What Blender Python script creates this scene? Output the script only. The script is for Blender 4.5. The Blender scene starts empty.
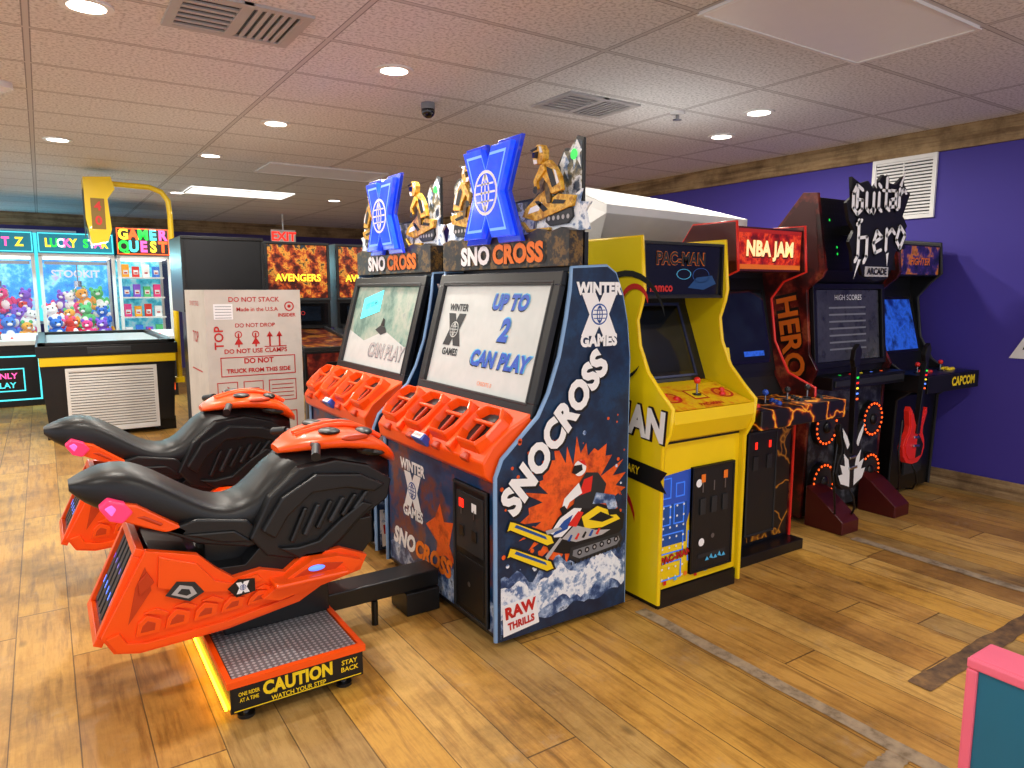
import bpy, math, random
from mathutils import Matrix, Vector
random.seed(3)
sc=bpy.context.scene
try:
    sc.view_settings.view_transform='Standard'
    sc.view_settings.look='None'
    sc.view_settings.exposure=0.0
    sc.view_settings.gamma=0.97
except Exception as e: print(e)

# ------------------------------------------------------------------ materials
def lin(h):
    if not isinstance(h,str): return tuple(h)
    h=h.lstrip('#'); o=[]
    for i in (0,2,4):
        c=int(h[i:i+2],16)/255
        o.append(c/12.92 if c<=.04045 else ((c+.055)/1.055)**2.4)
    return tuple(o)
class NT:
    def __init__(s,name):
        s.m=bpy.data.materials.new(name); s.m.use_nodes=True
        s.t=s.m.node_tree; s.b=s.t.nodes['Principled BSDF']; s.out=s.t.nodes['Material Output']
        s.tc=s.t.nodes.new('ShaderNodeTexCoord')
    def n(s,k,**kw):
        x=s.t.nodes.new(k)
        for a,b in kw.items(): setattr(x,a,b)
        return x
    def l(s,a,b): s.t.links.new(a,b)
    def math(s,op,a,b=None,c=None):
        x=s.n('ShaderNodeMath',operation=op)
        for i,v in enumerate((a,b,c)):
            if v is None: continue
            if isinstance(v,(int,float)): x.inputs[i].default_value=v
            else: s.l(v,x.inputs[i])
        return x.outputs[0]
    def mix(s,f,a,b,bt='MIX'):
        x=s.n('ShaderNodeMix',data_type='RGBA',blend_type=bt)
        for i,v in ((0,f),(6,a),(7,b)):
            if isinstance(v,(int,float)): x.inputs[i].default_value=v
            elif isinstance(v,(tuple,list)): x.inputs[i].default_value=(*v[:3],1)
            else: s.l(v,x.inputs[i])
        return x.outputs[2]
    def noise(s,scale=5,detail=3,vec=None,rough=.5):
        x=s.n('ShaderNodeTexNoise'); x.inputs['Scale'].default_value=scale; x.inputs['Detail'].default_value=detail
        x.inputs['Roughness'].default_value=rough
        s.l(vec if vec is not None else s.tc.outputs['Object'],x.inputs['Vector'])
        return x.outputs['Fac']
    def ramp(s,f,stops,interp='LINEAR'):
        x=s.n('ShaderNodeValToRGB'); cr=x.color_ramp; cr.interpolation=interp
        while len(cr.elements)<len(stops): cr.elements.new(.5)
        for e,(p,c) in zip(cr.elements,stops):
            e.position=p; e.color=(*lin(c),1)
        s.l(f,x.inputs[0]); return x.outputs[0]
    def bump(s,h,st=.3,d=.01):
        x=s.n('ShaderNodeBump'); x.inputs['Strength'].default_value=st; x.inputs['Distance'].default_value=d
        s.l(h,x.inputs['Height']); s.l(x.outputs[0],s.b.inputs['Normal'])
def mat(name,col,rough=.45,metal=0,es=0,var=.08,scale=9,coat=0,bump=0,ecol=None):
    N=NT(name); c=lin(col)
    nz=N.noise(scale,3)
    a=tuple(max(0,x*(1-var)) for x in c); b=tuple(min(1,x*(1+var)) for x in c)
    o=N.mix(nz,a,b); N.l(o,N.b.inputs['Base Color'])
    N.b.inputs['Roughness'].default_value=rough; N.b.inputs['Metallic'].default_value=metal
    N.b.inputs['Coat Weight'].default_value=coat
    if es:
        N.b.inputs['Emission Strength'].default_value=es
        if ecol: N.b.inputs['Emission Color'].default_value=(*lin(ecol),1)
        else: N.l(o,N.b.inputs['Emission Color'])
    if bump: N.bump(N.noise(scale*12,2),bump,.004)
    return N.m
def glow(name,col,es): 
    return mat(name,col,.4,es=es,var=.03)

BLACK=mat('black_plastic','#0e0f11',.35)
BLACKG=mat('black_gloss','#0a0a0c',.12,coat=.4)
BLACKR=mat('black_rough','#121315',.42,bump=.12)
DGREY=mat('dark_grey','#26282b',.45)
GREY=mat('grey','#7c7f84',.4)
LGREY=mat('light_grey_metal','#b4b2b2',.4)
CHROME=mat('chrome','#c9ccd0',.2,metal=1)
STEEL=mat('brushed_steel','#8d8f94',.35,metal=.9)
WHITE=mat('white_plastic','#e6e6e4',.4)
ORANGE=mat('orange_plastic','#ff580a',.32,coat=.1,var=.05)
ORANGED=mat('orange_dark','#c43c08',.4)
YELLOW=mat('yellow_paint','#f3cf0a',.35,coat=.2,var=.04)
YELLOWS=mat('yellow_side','#e6ce0f',.35,coat=.2,var=.04)
RED=mat('red_paint','#9e1816',.35)
REDD=mat('dark_red','#4c1010',.4)
REDB=mat('red_bright','#e02a20',.35)
BLUE=mat('blue_paint','#2f59c4',.4)
TRIMB=mat('blue_edge','#7fa3cc',.35)
CYAN=mat('cyan_paint','#52b8e8',.4)
PINK=mat('pink_edge','#ef6f8a',.4)
TEAL=mat('teal_panel','#146a88',.4)
TXW=mat('lettering_white','#f2f2f2',.5,var=.01)
TXK=mat('lettering_black','#0c0c0c',.5,var=.01)
TXR=mat('lettering_red','#c22019',.5,var=.01)
TXB=mat('lettering_blue','#1c4f9e',.5,var=.01)
TXY=mat('lettering_yellow','#f6d51b',.5,var=.01)
TXO=mat('lettering_orange','#f07b1c',.5,var=.01)
GBLUE=mat('glow_blue','#1f4df5',.12,es=.9,coat=.8,var=.35,scale=14)
GBLUED=mat('translucent_blue','#1a38b8',.15,es=.5,coat=.6,var=.2)
GBLUE2=glow('glow_blue_pale','#5a86ff',1.3)
GWHITE=glow('glow_white','#fff6e8',9)
GPANEL=glow('glow_panel','#d8d2ce',.10)
GPANEL2=glow('glow_panel_lit','#fffdf6',1.8)
GWARM=glow('glow_warm','#ffb91e',16)
GRED=glow('glow_red','#ff2a1a',1.4)
GORANGE=glow('glow_orange','#ff5a1c',1.8)
GGREEN=glow('glow_green','#22d84a',1.2)
GPINK=glow('glow_pink','#ff5fb0',1.2)
GPINKL=glow('tail_lens_pink','#e8386a',.5)
GCYAN=glow('glow_cyan','#53e6f2',1.0)
GYEL=glow('glow_yellow','#ffe03a',1.1)

def art(name,stops,scale=6,es=0,detail=4,rough=.35,vor=False,interp='LINEAR'):
    N=NT(name)
    if vor:
        v=N.n('ShaderNodeTexVoronoi',feature='DISTANCE_TO_EDGE'); v.inputs['Scale'].default_value=scale
        nz=N.n('ShaderNodeTexNoise'); nz.inputs['Scale'].default_value=scale*1.3; N.l(N.tc.outputs['Object'],nz.inputs['Vector'])
        mv=N.n('ShaderNodeMix',data_type='VECTOR'); mv.inputs[0].default_value=.12
        N.l(N.tc.outputs['Object'],mv.inputs[4]); N.l(nz.outputs['Color'],mv.inputs[5]); N.l(mv.outputs[1],v.inputs['Vector'])
        f=v.outputs['Distance']
    else: f=N.noise(scale,detail,rough=.65)
    c=N.ramp(f,stops,interp); N.l(c,N.b.inputs['Base Color']); N.b.inputs['Roughness'].default_value=rough
    if es: N.l(c,N.b.inputs['Emission Color']); N.b.inputs['Emission Strength'].default_value=es
    return N.m
GOLD=art('gold_art',[(.34,'#a87418'),(.46,'#dba22c'),(.54,'#f2c656'),(.64,'#b88220')],20,rough=.3,detail=4)
GOLDD=art('gold_dark',[(.38,'#3a2c14'),(.5,'#76581e'),(.62,'#4a3818')],24,rough=.4,detail=4)
GOLDH=art('golden_snow_header',[(.38,'#0c0a08'),(.50,'#2e2210'),(.58,'#7c5c20'),(.63,'#241a0e'),(.7,'#0c0b0a')],14,es=.05,detail=7)
LAVA=art('lava_crack_art',[(0,'#ffd23a'),(.03,'#e8701a'),(.08,'#571a0c'),(.16,'#15100f')],8,vor=True)
LAVA2=art('lightning_art',[(0,'#c98a22'),(.012,'#8a5216'),(.03,'#1a1210'),(.2,'#0d0c0d')],5,vor=True)
NAVYART=art('navy_speckle_art',[(.3,'#0a1832'),(.5,'#122a48'),(.6,'#183a5e'),(.75,'#0e1f38')],7,detail=6)
KICKART=art('navy_kick_art',[(.3,'#0c1f44'),(.48,'#1d4470'),(.58,'#7a4030'),(.66,'#274f80'),(.8,'#0f2342')],4,detail=6)
SPLAT=art('orange_splat_art',[(.3,'#d8481a'),(.5,'#f2641e'),(.7,'#a03418')],12)
SNOW=art('snow_art',[(.36,'#3d5a88'),(.43,'#8ba4c8'),(.49,'#f2f6fa'),(.58,'#dfe8f2'),(.64,'#5a76a6')],13,detail=9)
SNOWB=art('snow_shadow_art',[(.35,'#142a50'),(.47,'#35507f'),(.55,'#8fa6c8'),(.6,'#c8d4e4'),(.66,'#1f3860')],11,detail=9)
REDART=art('rock_side_art',[(.3,'#180a0b'),(.45,'#421010'),(.55,'#7a241b'),(.62,'#9c5032'),(.7,'#421010'),(.85,'#140809')],6)
GREYART=art('grey_flame_art',[(.3,'#141518'),(.5,'#2a2c31'),(.6,'#54575e'),(.7,'#1b1c20')],14)
BACKART=art('backglass_art',[(.3,'#0d0605'),(.44,'#4a130c'),(.52,'#b3461a'),(.58,'#e0a03c'),(.62,'#3a2a1c'),(.7,'#1c4256'),(.8,'#0a1226')],10,es=.3,detail=7)
BLUEPRIZE=art('claw_backdrop',[(.3,'#1b6fd0'),(.5,'#35a4ee'),(.62,'#8fdcf6'),(.75,'#c06de0')],5,es=.6)
TEALPRIZE=art('shelf_backdrop',[(.3,'#1f8fb0'),(.5,'#66cfe0'),(.7,'#d8f2ee')],7,es=.45)
BLUESCR=art('blue_screen',[(.35,'#0a1f6a'),(.5,'#2b63d8'),(.65,'#0c1844')],6,es=.4)
DARKSCR=art('dark_screen',[(.35,'#07090f'),(.55,'#10161f'),(.8,'#1b2634')],4,es=.1,rough=.1)
DARKSCR2=art('dim_screen',[(.3,'#26272d'),(.5,'#3c3c44'),(.7,'#1e2025')],9,es=.2,rough=.15)
SCRL=art('lit_screen',[(.3,'#a2a6a2'),(.5,'#b6b8b4'),(.7,'#a8aca8')],2,es=.40,rough=.5)
SCRG=art('game_screen',[(.25,'#24414a'),(.42,'#5a7a70'),(.5,'#7f988a'),(.6,'#a2a89a'),(.7,'#4b6d78')],4,es=.25,rough=.5,detail=6)
CARTON=art('white_carton',[(.3,'#c4beb4'),(.6,'#d2ccc2'),(.8,'#b8b2a8')],3,rough=.8)
TOPART=art('topper_art',[(.34,'#0e1b2c'),(.45,'#33424f'),(.53,'#7a7258'),(.58,'#d9dce0'),(.66,'#2a3a50')],9,es=.1,detail=8)
NAVYT=mat('tail_panel_navy','#1a2340',.3,es=.1)
PANART=art('panel_art',[(.3,'#e0981a'),(.5,'#f3ca1c'),(.62,'#e8791c'),(.7,'#f0c020')],9)

def glassmat():
    N=NT('clear_glass'); N.t.nodes.remove(N.b)
    a=N.n('ShaderNodeBsdfTransparent'); g=N.n('ShaderNodeBsdfGlossy'); g.inputs['Roughness'].default_value=.03
    m=N.n('ShaderNodeMixShader'); m.inputs[0].default_value=.05
    N.l(a.outputs[0],m.inputs[1]); N.l(g.outputs[0],m.inputs[2]); N.l(m.outputs[0],N.out.inputs[0]); return N.m
GLASS=glassmat()

def floormat():
    N=NT('plank_floor'); s=N.n('ShaderNodeSeparateXYZ'); N.l(N.tc.outputs['Object'],s.inputs[0])
    x,y=s.outputs[0],s.outputs[1]
    xr=N.math('DIVIDE',N.math('ADD',x,20),.20); row=N.math('FLOOR',xr); fx=N.math('FRACT',xr)
    w1=N.n('ShaderNodeTexWhiteNoise',noise_dimensions='1D'); N.l(row,w1.inputs['W'])
    yl=N.math('ADD',N.math('DIVIDE',y,1.7),N.math('MULTIPLY',w1.outputs['Value'],9)); cell=N.math('FLOOR',yl); fy=N.math('FRACT',yl)
    cb=N.n('ShaderNodeCombineXYZ'); N.l(row,cb.inputs[0]); N.l(cell,cb.inputs[1])
    w2=N.n('ShaderNodeTexWhiteNoise',noise_dimensions='2D'); N.l(cb.outputs[0],w2.inputs['Vector'])
    base=N.ramp(w2.outputs['Value'],[(0,'#a67c40'),(.15,'#d0a050'),(.32,'#bd8c44'),(.48,'#deb262'),(.62,'#b39258'),(.8,'#d6a448'),(1,'#c69a54')])
    cg=N.n('ShaderNodeCombineXYZ'); N.l(N.math('MULTIPLY',x,26),cg.inputs[0]); N.l(N.math('ADD',N.math('MULTIPLY',y,2.2),N.math('MULTIPLY',w2.outputs['Value'],40)),cg.inputs[1])
    gr=N.noise(1,8,cg.outputs[0],.66)
    g2=N.ramp(gr,[(.28,'#6a5a4a'),(.40,'#cabeae'),(.52,'#ffffff'),(.66,'#e4dacc'),(.8,'#947f68')])
    c=N.mix(.7,base,g2,'MULTIPLY')
    st=N.ramp(N.noise(1.9,8,rough=.7),[(.34,'#847a70'),(.45,'#d8d0c6'),(.55,'#ffffff')])
    c=N.mix(.6,c,st,'MULTIPLY')
    sc_=N.ramp(N.noise(5.5,8,rough=.75),[(.57,'#000000'),(.70,'#ffffff')]); c=N.mix(N.math('MULTIPLY',sc_,.3),c,lin('#b3a088'))
    mp=N.n('ShaderNodeMapping'); mp.inputs['Scale'].default_value=(7,3.2,1); N.l(N.tc.outputs['Object'],mp.inputs[0])
    vo=N.n('ShaderNodeTexVoronoi'); vo.inputs['Scale'].default_value=1.0; N.l(mp.outputs[0],vo.inputs['Vector'])
    wn=N.n('ShaderNodeSeparateColor'); N.l(vo.outputs['Color'],wn.inputs[0])
    kf=N.math('GREATER_THAN',wn.outputs[0],.70)
    kd=N.ramp(vo.outputs['Distance'],[(0,'#ffffff'),(.06,'#bbbbbb'),(.15,'#000000')])
    c=N.mix(N.math('MULTIPLY',N.math('MULTIPLY',kf,kd),.85),c,lin('#2c1a0c'))
    wob=N.math('MULTIPLY',N.noise(3,3),.022)
    m1=N.math('LESS_THAN',fx,wob); m2=N.math('GREATER_THAN',fx,.99); m3=N.math('LESS_THAN',fy,.004)
    gap=N.math('MAXIMUM',N.math('MAXIMUM',m1,m2),m3)
    c=N.mix(N.math('MULTIPLY',gap,.7),c,lin('#33200f'))
    N.l(c,N.b.inputs['Base Color'])
    rr=N.math('ADD',N.math('MULTIPLY',gr,.3),.30); N.l(rr,N.b.inputs['Roughness'])
    h=N.math('SUBTRACT',N.math('MULTIPLY',gr,.4),gap); N.bump(h,.4,.004)
    return N.m
def ceilmat():
    N=NT('ceiling_tile'); s=N.n('ShaderNodeSeparateXYZ'); N.l(N.tc.outputs['Object'],s.inputs[0])
    fx=N.math('FRACT',N.math('DIVIDE',N.math('ADD',s.outputs[0],19.49),1.22)); fy=N.math('FRACT',N.math('DIVIDE',N.math('ADD',s.outputs[1],19.08),.61))
    def band(f,w): 
        return N.math('MAXIMUM',N.math('LESS_THAN',f,w),N.math('GREATER_THAN',f,1-w))
    g=N.math('MAXIMUM',band(fx,.009),band(fy,.018)); ge=N.math('MAXIMUM',band(fx,.014),band(fy,.027))
    sp=N.ramp(N.noise(60,3),[(.35,'#bcbcbe'),(.5,'#dedee0'),(.65,'#e6e6e8')])
    c=N.mix(N.math('MULTIPLY',ge,.75),sp,lin('#68666c')); c=N.mix(g,c,lin('#c8c6c8'))
    N.l(c,N.b.inputs['Base Color']); N.b.inputs['Roughness'].default_value=.85
    N.bump(N.math('SUBTRACT',N.noise(90,3),ge),.3,.003); return N.m
def woodmat(name,axis):
    N=NT(name); mp=N.n('ShaderNodeMapping'); sc3=[22,22,22]; sc3[axis]=1.2; mp.inputs['Scale'].default_value=sc3
    N.l(N.tc.outputs['Object'],mp.inputs[0]); g=N.noise(1,6,mp.outputs[0],.6)
    c=N.ramp(g,[(.25,'#5c4832'),(.42,'#967a56'),(.55,'#b0966e'),(.8,'#786042')]); 
    k=N.ramp(N.noise(3,6,rough=.7),[(.38,'#807468'),(.58,'#ffffff')]); c=N.mix(.6,c,k,'MULTIPLY'); N.l(c,N.b.inputs['Base Color'])
    N.b.inputs['Roughness'].default_value=.85; N.bump(g,.6,.02); return N.m
def diamond():
    N=NT('diamond_plate'); s=N.n('ShaderNodeSeparateXYZ'); N.l(N.tc.outputs['Object'],s.inputs[0])
    a=N.math('SINE',N.math('MULTIPLY',N.math('ADD',s.outputs[0],s.outputs[1]),150)); b=N.math('SINE',N.math('MULTIPLY',N.math('SUBTRACT',s.outputs[0],s.outputs[1]),150))
    m=N.math('GREATER_THAN',N.math('MULTIPLY',a,b),.3)
    c=N.mix(m,lin('#77797e'),lin('#bcbec2')); N.l(c,N.b.inputs['Base Color']); N.b.inputs['Metallic'].default_value=.25; N.b.inputs['Roughness'].default_value=.4
    N.bump(m,.5,.003); return N.m
FLOOR=floormat(); CEIL=ceilmat(); DIAM=diamond()
WOODY=woodmat('rough_wood_beam',1); WOODX=woodmat('rough_wood_trim',0)
PURPLE=mat('purple_wall_paint','#3f3394',.7,var=.04,scale=2,bump=.1)
PURPLE2=mat('far_wall_paint','#4a3f80',.6,scale=2)
FARW=mat('far_wall_cream','#b9aeb0',.7)

# ------------------------------------------------------------------ builder
def FR(o,u,v):
    u=Vector(u).normalized(); v=Vector(v).normalized(); n=u.cross(v)
    M=Matrix.Identity(4)
    for i in range(3):
        M[i][0]=u[i];M[i][1]=v[i];M[i][2]=n[i];M[i][3]=o[i]
    return M
def FFRONT(y,z=0,x=0): return FR((x,y,z),(1,0,0),(0,0,1))     # normal -y
def FSIDE(x,y=0,z=0): return FR((x,y,z),(0,1,0),(0,0,1))      # normal +x
def FLEFT(x,y=0,z=0): return FR((x,y,z),(0,-1,0),(0,0,1))     # normal -x
def FTOP(z): return FR((0,0,z),(1,0,0),(0,1,0))
class B:
    def __init__(s): s.v=[];s.f=[];s.mi=[];s.sm=[];s.mats=[]
    def add(s,vs,fs,m,smooth=False,M=None):
        if m not in s.mats: s.mats.append(m)
        k=s.mats.index(m); o=len(s.v)
        for v in vs:
            v=Vector(v); s.v.append(M@v if M is not None else v)
        for f in fs: s.f.append([i+o for i in f]); s.mi.append(k); s.sm.append(smooth)
        return s
    def box(s,x0,x1,y0,y1,z0,z1,m,M=None):
        vs=[(x,y,z) for z in (z0,z1) for y in (y0,y1) for x in (x0,x1)]
        return s.add(vs,[(0,2,3,1),(4,5,7,6),(0,1,5,4),(2,6,7,3),(0,4,6,2),(1,3,7,5)],m,False,M)
    def prism(s,pts,M,d,m,d0=0):
        n=len(pts); vs=[(a,b,d0) for a,b in pts]+[(a,b,d) for a,b in pts]
        ar=sum(pts[i][0]*pts[(i+1)%n][1]-pts[(i+1)%n][0]*pts[i][1] for i in range(n))
        top=list(range(n,2*n)); bot=list(range(n))[::-1]
        fs=[top,bot]+[(i,(i+1)%n,(i+1)%n+n,i+n) for i in range(n)]
        if ar<0: fs=[list(f)[::-1] for f in fs]
        return s.add(vs,fs,m,False,M)
    def poly(s,pts,M,m,off=.002):
        n=len(pts); ar=sum(pts[i][0]*pts[(i+1)%n][1]-pts[(i+1)%n][0]*pts[i][1] for i in range(n))
        f=list(range(n)); f=f[::-1] if ar<0 else f
        return s.add([(a,b,off) for a,b in pts],[f],m,False,M)
    def rect(s,u0,u1,v0,v1,M,m,off=.002): return s.poly([(u0,v0),(u1,v0),(u1,v1),(u0,v1)],M,m,off)
    def disc(s,cx,cy,r,M,m,off=.002,n=24,ry=None):
        return s.poly([(cx+r*math.cos(2*math.pi*i/n),cy+(ry or r)*math.sin(2*math.pi*i/n)) for i in range(n)],M,m,off)
    def ringd(s,cx,cy,r,r2,M,m,off=.003,n=28,asp=1):
        vs=[];fs=[]
        for i in range(n):
            a=2*math.pi*i/n; vs+=[(cx+r*math.cos(a),cy+asp*r*math.sin(a),off),(cx+r2*math.cos(a),cy+asp*r2*math.sin(a),off)]
        for i in range(n):
            j=(i+1)%n; fs.append((2*i,2*j,2*j+1,2*i+1) if r>r2 else (2*i+1,2*j+1,2*j,2*i))
        return s.add(vs,[f[::-1] for f in fs],m,False,M)
    def text(s,t,M,size,m,x=0,y=0,al='CENTER',rot=0,shear=0,bold=0,off=.003,sx=1):
        cu=bpy.data.curves.new('t','FONT'); cu.body=t; cu.size=size; cu.align_x=al; cu.align_y='CENTER'
        cu.shear=shear; cu.offset=bold*size; cu.resolution_u=3; cu.space_character=1+max(0,bold-.03)*2
        ob=bpy.data.objects.new('t',cu); sc.collection.objects.link(ob); bpy.context.view_layer.update()
        me=bpy.data.meshes.new_from_object(ob)
        L=M@Matrix.Translation((x,y,off))@Matrix.Rotation(rot,4,'Z')@Matrix.Diagonal((sx,1,1,1))
        s.add([v.co for v in me.vertices],[list(p.vertices) for p in me.polygons],m,False,L)
        bpy.data.objects.remove(ob); bpy.data.curves.remove(cu); bpy.data.meshes.remove(me); return s
    def cyl(s,p0,p1,r,m,n=20,r2=None,caps=True):
        p0=Vector(p0);p1=Vector(p1); r2=r if r2 is None else r2
        d=(p1-p0).normalized(); a=d.orthogonal().normalized(); b=d.cross(a)
        vs=[p0+r*(math.cos(2*math.pi*i/n)*a+math.sin(2*math.pi*i/n)*b) for i in range(n)]+[p1+r2*(math.cos(2*math.pi*i/n)*a+math.sin(2*math.pi*i/n)*b) for i in range(n)]
        s.add(vs,[(i,(i+1)%n,(i+1)%n+n,i+n) for i in range(n)],m,True)
        if caps:
            s.add(vs[:n],[list(range(n))[::-1]],m); s.add(vs[n:],[list(range(n))],m)
        return s
    def tube(s,pts,r,m,n=10,closed=False):
        P=[Vector(p) for p in pts]; k=len(P); vs=[]; prev=None
        for i in range(k):
            if closed: t=(P[(i+1)%k]-P[i-1])
            else: t=P[min(i+1,k-1)]-P[max(i-1,0)]
            t=t.normalized() if t.length>1e-9 else Vector((0,0,1))
            if prev is None: a=t.orthogonal().normalized()
            else:
                a=prev-t*prev.dot(t); a=a.normalized() if a.length>1e-6 else t.orthogonal().normalized()
            prev=a; b=t.cross(a)
            vs+=[P[i]+r*(math.cos(2*math.pi*j/n)*a+math.sin(2*math.pi*j/n)*b) for j in range(n)]
        fs=[]
        for i in range(k if closed else k-1):
            for j in range(n):
                q=((i+1)%k)*n; fs.append((i*n+j,i*n+(j+1)%n,q+(j+1)%n,q+j))
        s.add(vs,fs,m,True)
        if not closed:
            s.add(vs[:n],[list(range(n))[::-1]],m); s.add(vs[-n:],[list(range(n))],m)
        return s
    def ell(s,c,r,m,M=None,nu=18,nv=10):
        vs=[];fs=[]
        L=Matrix.Translation(c)@(M if M is not None else Matrix.Identity(4))
        vs.append((0,0,r[2]))
        for i in range(1,nv):
            t=math.pi*i/nv
            for j in range(nu):
                p=2*math.pi*j/nu; vs.append((r[0]*math.sin(t)*math.cos(p),r[1]*math.sin(t)*math.sin(p),r[2]*math.cos(t)))
        vs.append((0,0,-r[2])); e=len(vs)-1
        for j in range(nu): fs.append((0,1+j,1+(j+1)%nu)); fs.append((e,e-nu+(j+1)%nu,e-nu+j))
        for i in range(nv-2):
            for j in range(nu):
                a=1+i*nu; b=a+nu; fs.append((a+j,b+j,b+(j+1)%nu,a+(j+1)%nu))
        return s.add(vs,fs,m,True,L)
    def loft(s,rings,m,smooth=True):
        n=len(rings[0]); vs=[p for r in rings for p in r]; fs=[]
        for i in range(len(rings)-1):
            for j in range(n): fs.append((i*n+j,(i+1)*n+j,(i+1)*n+(j+1)%n,i*n+(j+1)%n))
        s.add(vs,fs,m,smooth); s.add(rings[0],[list(range(n))],m); s.add(rings[-1],[list(range(n))[::-1]],m); return s
    def obj(s,name,parent=None,bevel=0,label=None,cat=None,loc=None,rz=0,sub=0,group=None,kind=None):
        me=bpy.data.meshes.new(name); me.from_pydata([tuple(v) for v in s.v],[],s.f)
        for m in s.mats: me.materials.append(m)
        me.polygons.foreach_set('material_index',s.mi); me.polygons.foreach_set('use_smooth',s.sm); me.update()
        ob=bpy.data.objects.new(name,me); sc.collection.objects.link(ob)
        if parent: ob.parent=parent
        if loc: ob.location=loc
        ob.rotation_euler=(0,0,rz)
        if sub:
            md=ob.modifiers.new('sub','SUBSURF'); md.levels=sub; md.render_levels=sub
        if bevel:
            md=ob.modifiers.new('bev','BEVEL'); md.width=bevel; md.segments=2; md.limit_method='ANGLE'; md.angle_limit=math.radians(40)
        if label: ob['label']=label
        if cat: ob['category']=cat
        if group: ob['group']=group
        if kind: ob['kind']=kind
        return ob
def ring(y,z0,z1,hw,e=2.6,n=24,xc=0):
    o=[]
    for i in range(n):
        a=2*math.pi*i/n; c,q=math.cos(a),math.sin(a)
        o.append((xc+hw*math.copysign(abs(c)**(2/e),c),y,(z0+z1)/2+(z1-z0)/2*math.copysign(abs(q)**(2/e),q)))
    return o
def thing(name,label,cat,loc,rz=0,group=None):
    e=bpy.data.objects.new(name,None); e.empty_display_size=.1; sc.collection.objects.link(e)
    e.location=loc; e.rotation_euler=(0,0,rz); e['label']=label; e['category']=cat
    if group: e['group']=group
    return e
def area(loc,col,energy,sx,sy,rot=(0,0,0)):
    la=bpy.data.lights.new('lamp','AREA'); la.shape='RECTANGLE'; la.size=sx; la.size_y=sy; la.energy=energy; la.color=col
    lo=bpy.data.objects.new('lamp',la); lo.location=loc; lo.rotation_euler=rot; sc.collection.objects.link(lo)
XL=[(-.54,.5),(-.12,.5),(0,.28),(.12,.5),(.54,.5),(.3,0),(.54,-.5),(.12,-.5),(0,-.28),(-.12,-.5),(-.54,-.5),(-.3,0)]
def globe(b,M,cx,cy,s,m,mc,off):
    b.disc(cx,cy,.25*s,M,mc,off+.001); b.disc(cx,cy,.215*s,M,m,off+.002)
    b.ringd(cx,cy,.09*s,.065*s,M,mc,off+.003,asp=2.3)
    b.rect(cx-.21*s,cx+.21*s,cy-.012*s,cy+.012*s,M,mc,off+.003); b.rect(cx-.011*s,cx+.011*s,cy-.21*s,cy+.21*s,M,mc,off+.003)
    b.rect(cx-.18*s,cx+.18*s,cy+.085*s,cy+.105*s,M,mc,off+.003); b.rect(cx-.18*s,cx+.18*s,cy-.105*s,cy-.085*s,M,mc,off+.003)
def xlogo(b,M,cx,cy,s,m,mc,off=.003,cm=None,depth=0):
    pts=[(cx+x*s,cy+y*s) for x,y in XL]
    if depth: b.prism(pts,M,off+depth,m,off); off+=depth
    else: b.poly(pts,M,m,off)
    globe(b,M,cx,cy,s,cm or m,mc,off)
def bars(b,M,u0,u1,v0,v1,t,d,m,d0=0):
    for r in ((u0,u1,v0,v0+t),(u0,u1,v1-t,v1),(u0,u0+t,v0+t,v1-t),(u1-t,u1,v0+t,v1-t)):
        b.prism([(r[0],r[2]),(r[1],r[2]),(r[1],r[3]),(r[0],r[3])],M,d,m,d0)

# ------------------------------------------------------------------ room
CZ=2.7; X0,X1,Y0,Y1=-5.0,5.72,-3.0,13.6
def struct(b,name,bevel=0): return b.obj(name,kind='structure',bevel=bevel)
struct(B().box(X0,X1,Y0,Y1,-.05,0,FLOOR),'floor')
struct(B().box(X0,X1,Y0,Y1,CZ,CZ+.05,CEIL),'ceiling')
struct(B().box(X1,X1+.1,Y0,Y1,0,CZ,PURPLE),'wall_right')
bb=B(); bb.box(X0,X1,Y1,Y1+.1,0,CZ,PURPLE2); struct(bb,'wall_back')
b=B(); b.box(X0-.1,X0,Y0,Y1,0,.3,FARW); b.box(X0-.1,X0,Y0,Y1,2.6,CZ,FARW)  # unseen wall, left open between sill and head to let world light in
for i in range(8): b.box(X0-.1,X0,Y0+i*2.36,Y0+i*2.36+.08,.3,2.6,FARW)
struct(b,'wall_left')
struct(B().box(X1-.025,X1,Y0,Y1,0,.13,WOODY),'baseboard_right',.004)
struct(B().box(X1-.03,X1,Y0,Y1,CZ-.17,CZ,WOODY),'trim_1')
struct(B().box(X0,X1-.06,Y1-.05,Y1,CZ-.2,CZ,WOODX),'trim_2',.006)
struct(B().box(X0,X1-.025,Y1-.03,Y1,0,.13,WOODX),'baseboard_back',.004)
STRIP=art('worn_grey_strip',[(.35,'#7e6c52'),(.5,'#a08e76'),(.65,'#b09c7e')],14,rough=.6,detail=7)
STRIPD=art('dark_worn_strip',[(.35,'#4a3826'),(.5,'#6c5238'),(.65,'#8e6c42')],14,rough=.6,detail=7)
def ragged(x0,x1,y0,y1,m,name,along):
    rnd=random.Random(7); b=B(); n=22; A=[];C=[]
    for i in range(n+1):
        t=i/n; j0=rnd.uniform(-.006,.006); j1=rnd.uniform(-.006,.006)
        if along=='y': yy=y0+(y1-y0)*t; A.append((x0+j0,yy,.003)); C.append((x1+j1,yy,.003))
        else: xx=x0+(x1-x0)*t; A.append((xx,y1+j0,.003)); C.append((xx,y0+j1,.003))
    b.add(A+C,[(i,n+1+i,n+2+i,i+1) for i in range(n)],m); struct(b,name)
ragged(2.215,2.28,-1,2.3,STRIP,'trim_3','y'); ragged(3.98,4.05,-1,2.3,STRIP,'trim_4','y'); ragged(2.68,3.97,1.2,1.285,STRIPD,'trim_5','x'); ragged(2.0,2.21,1.03,1.10,STRIP,'trim_6','x')
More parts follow.
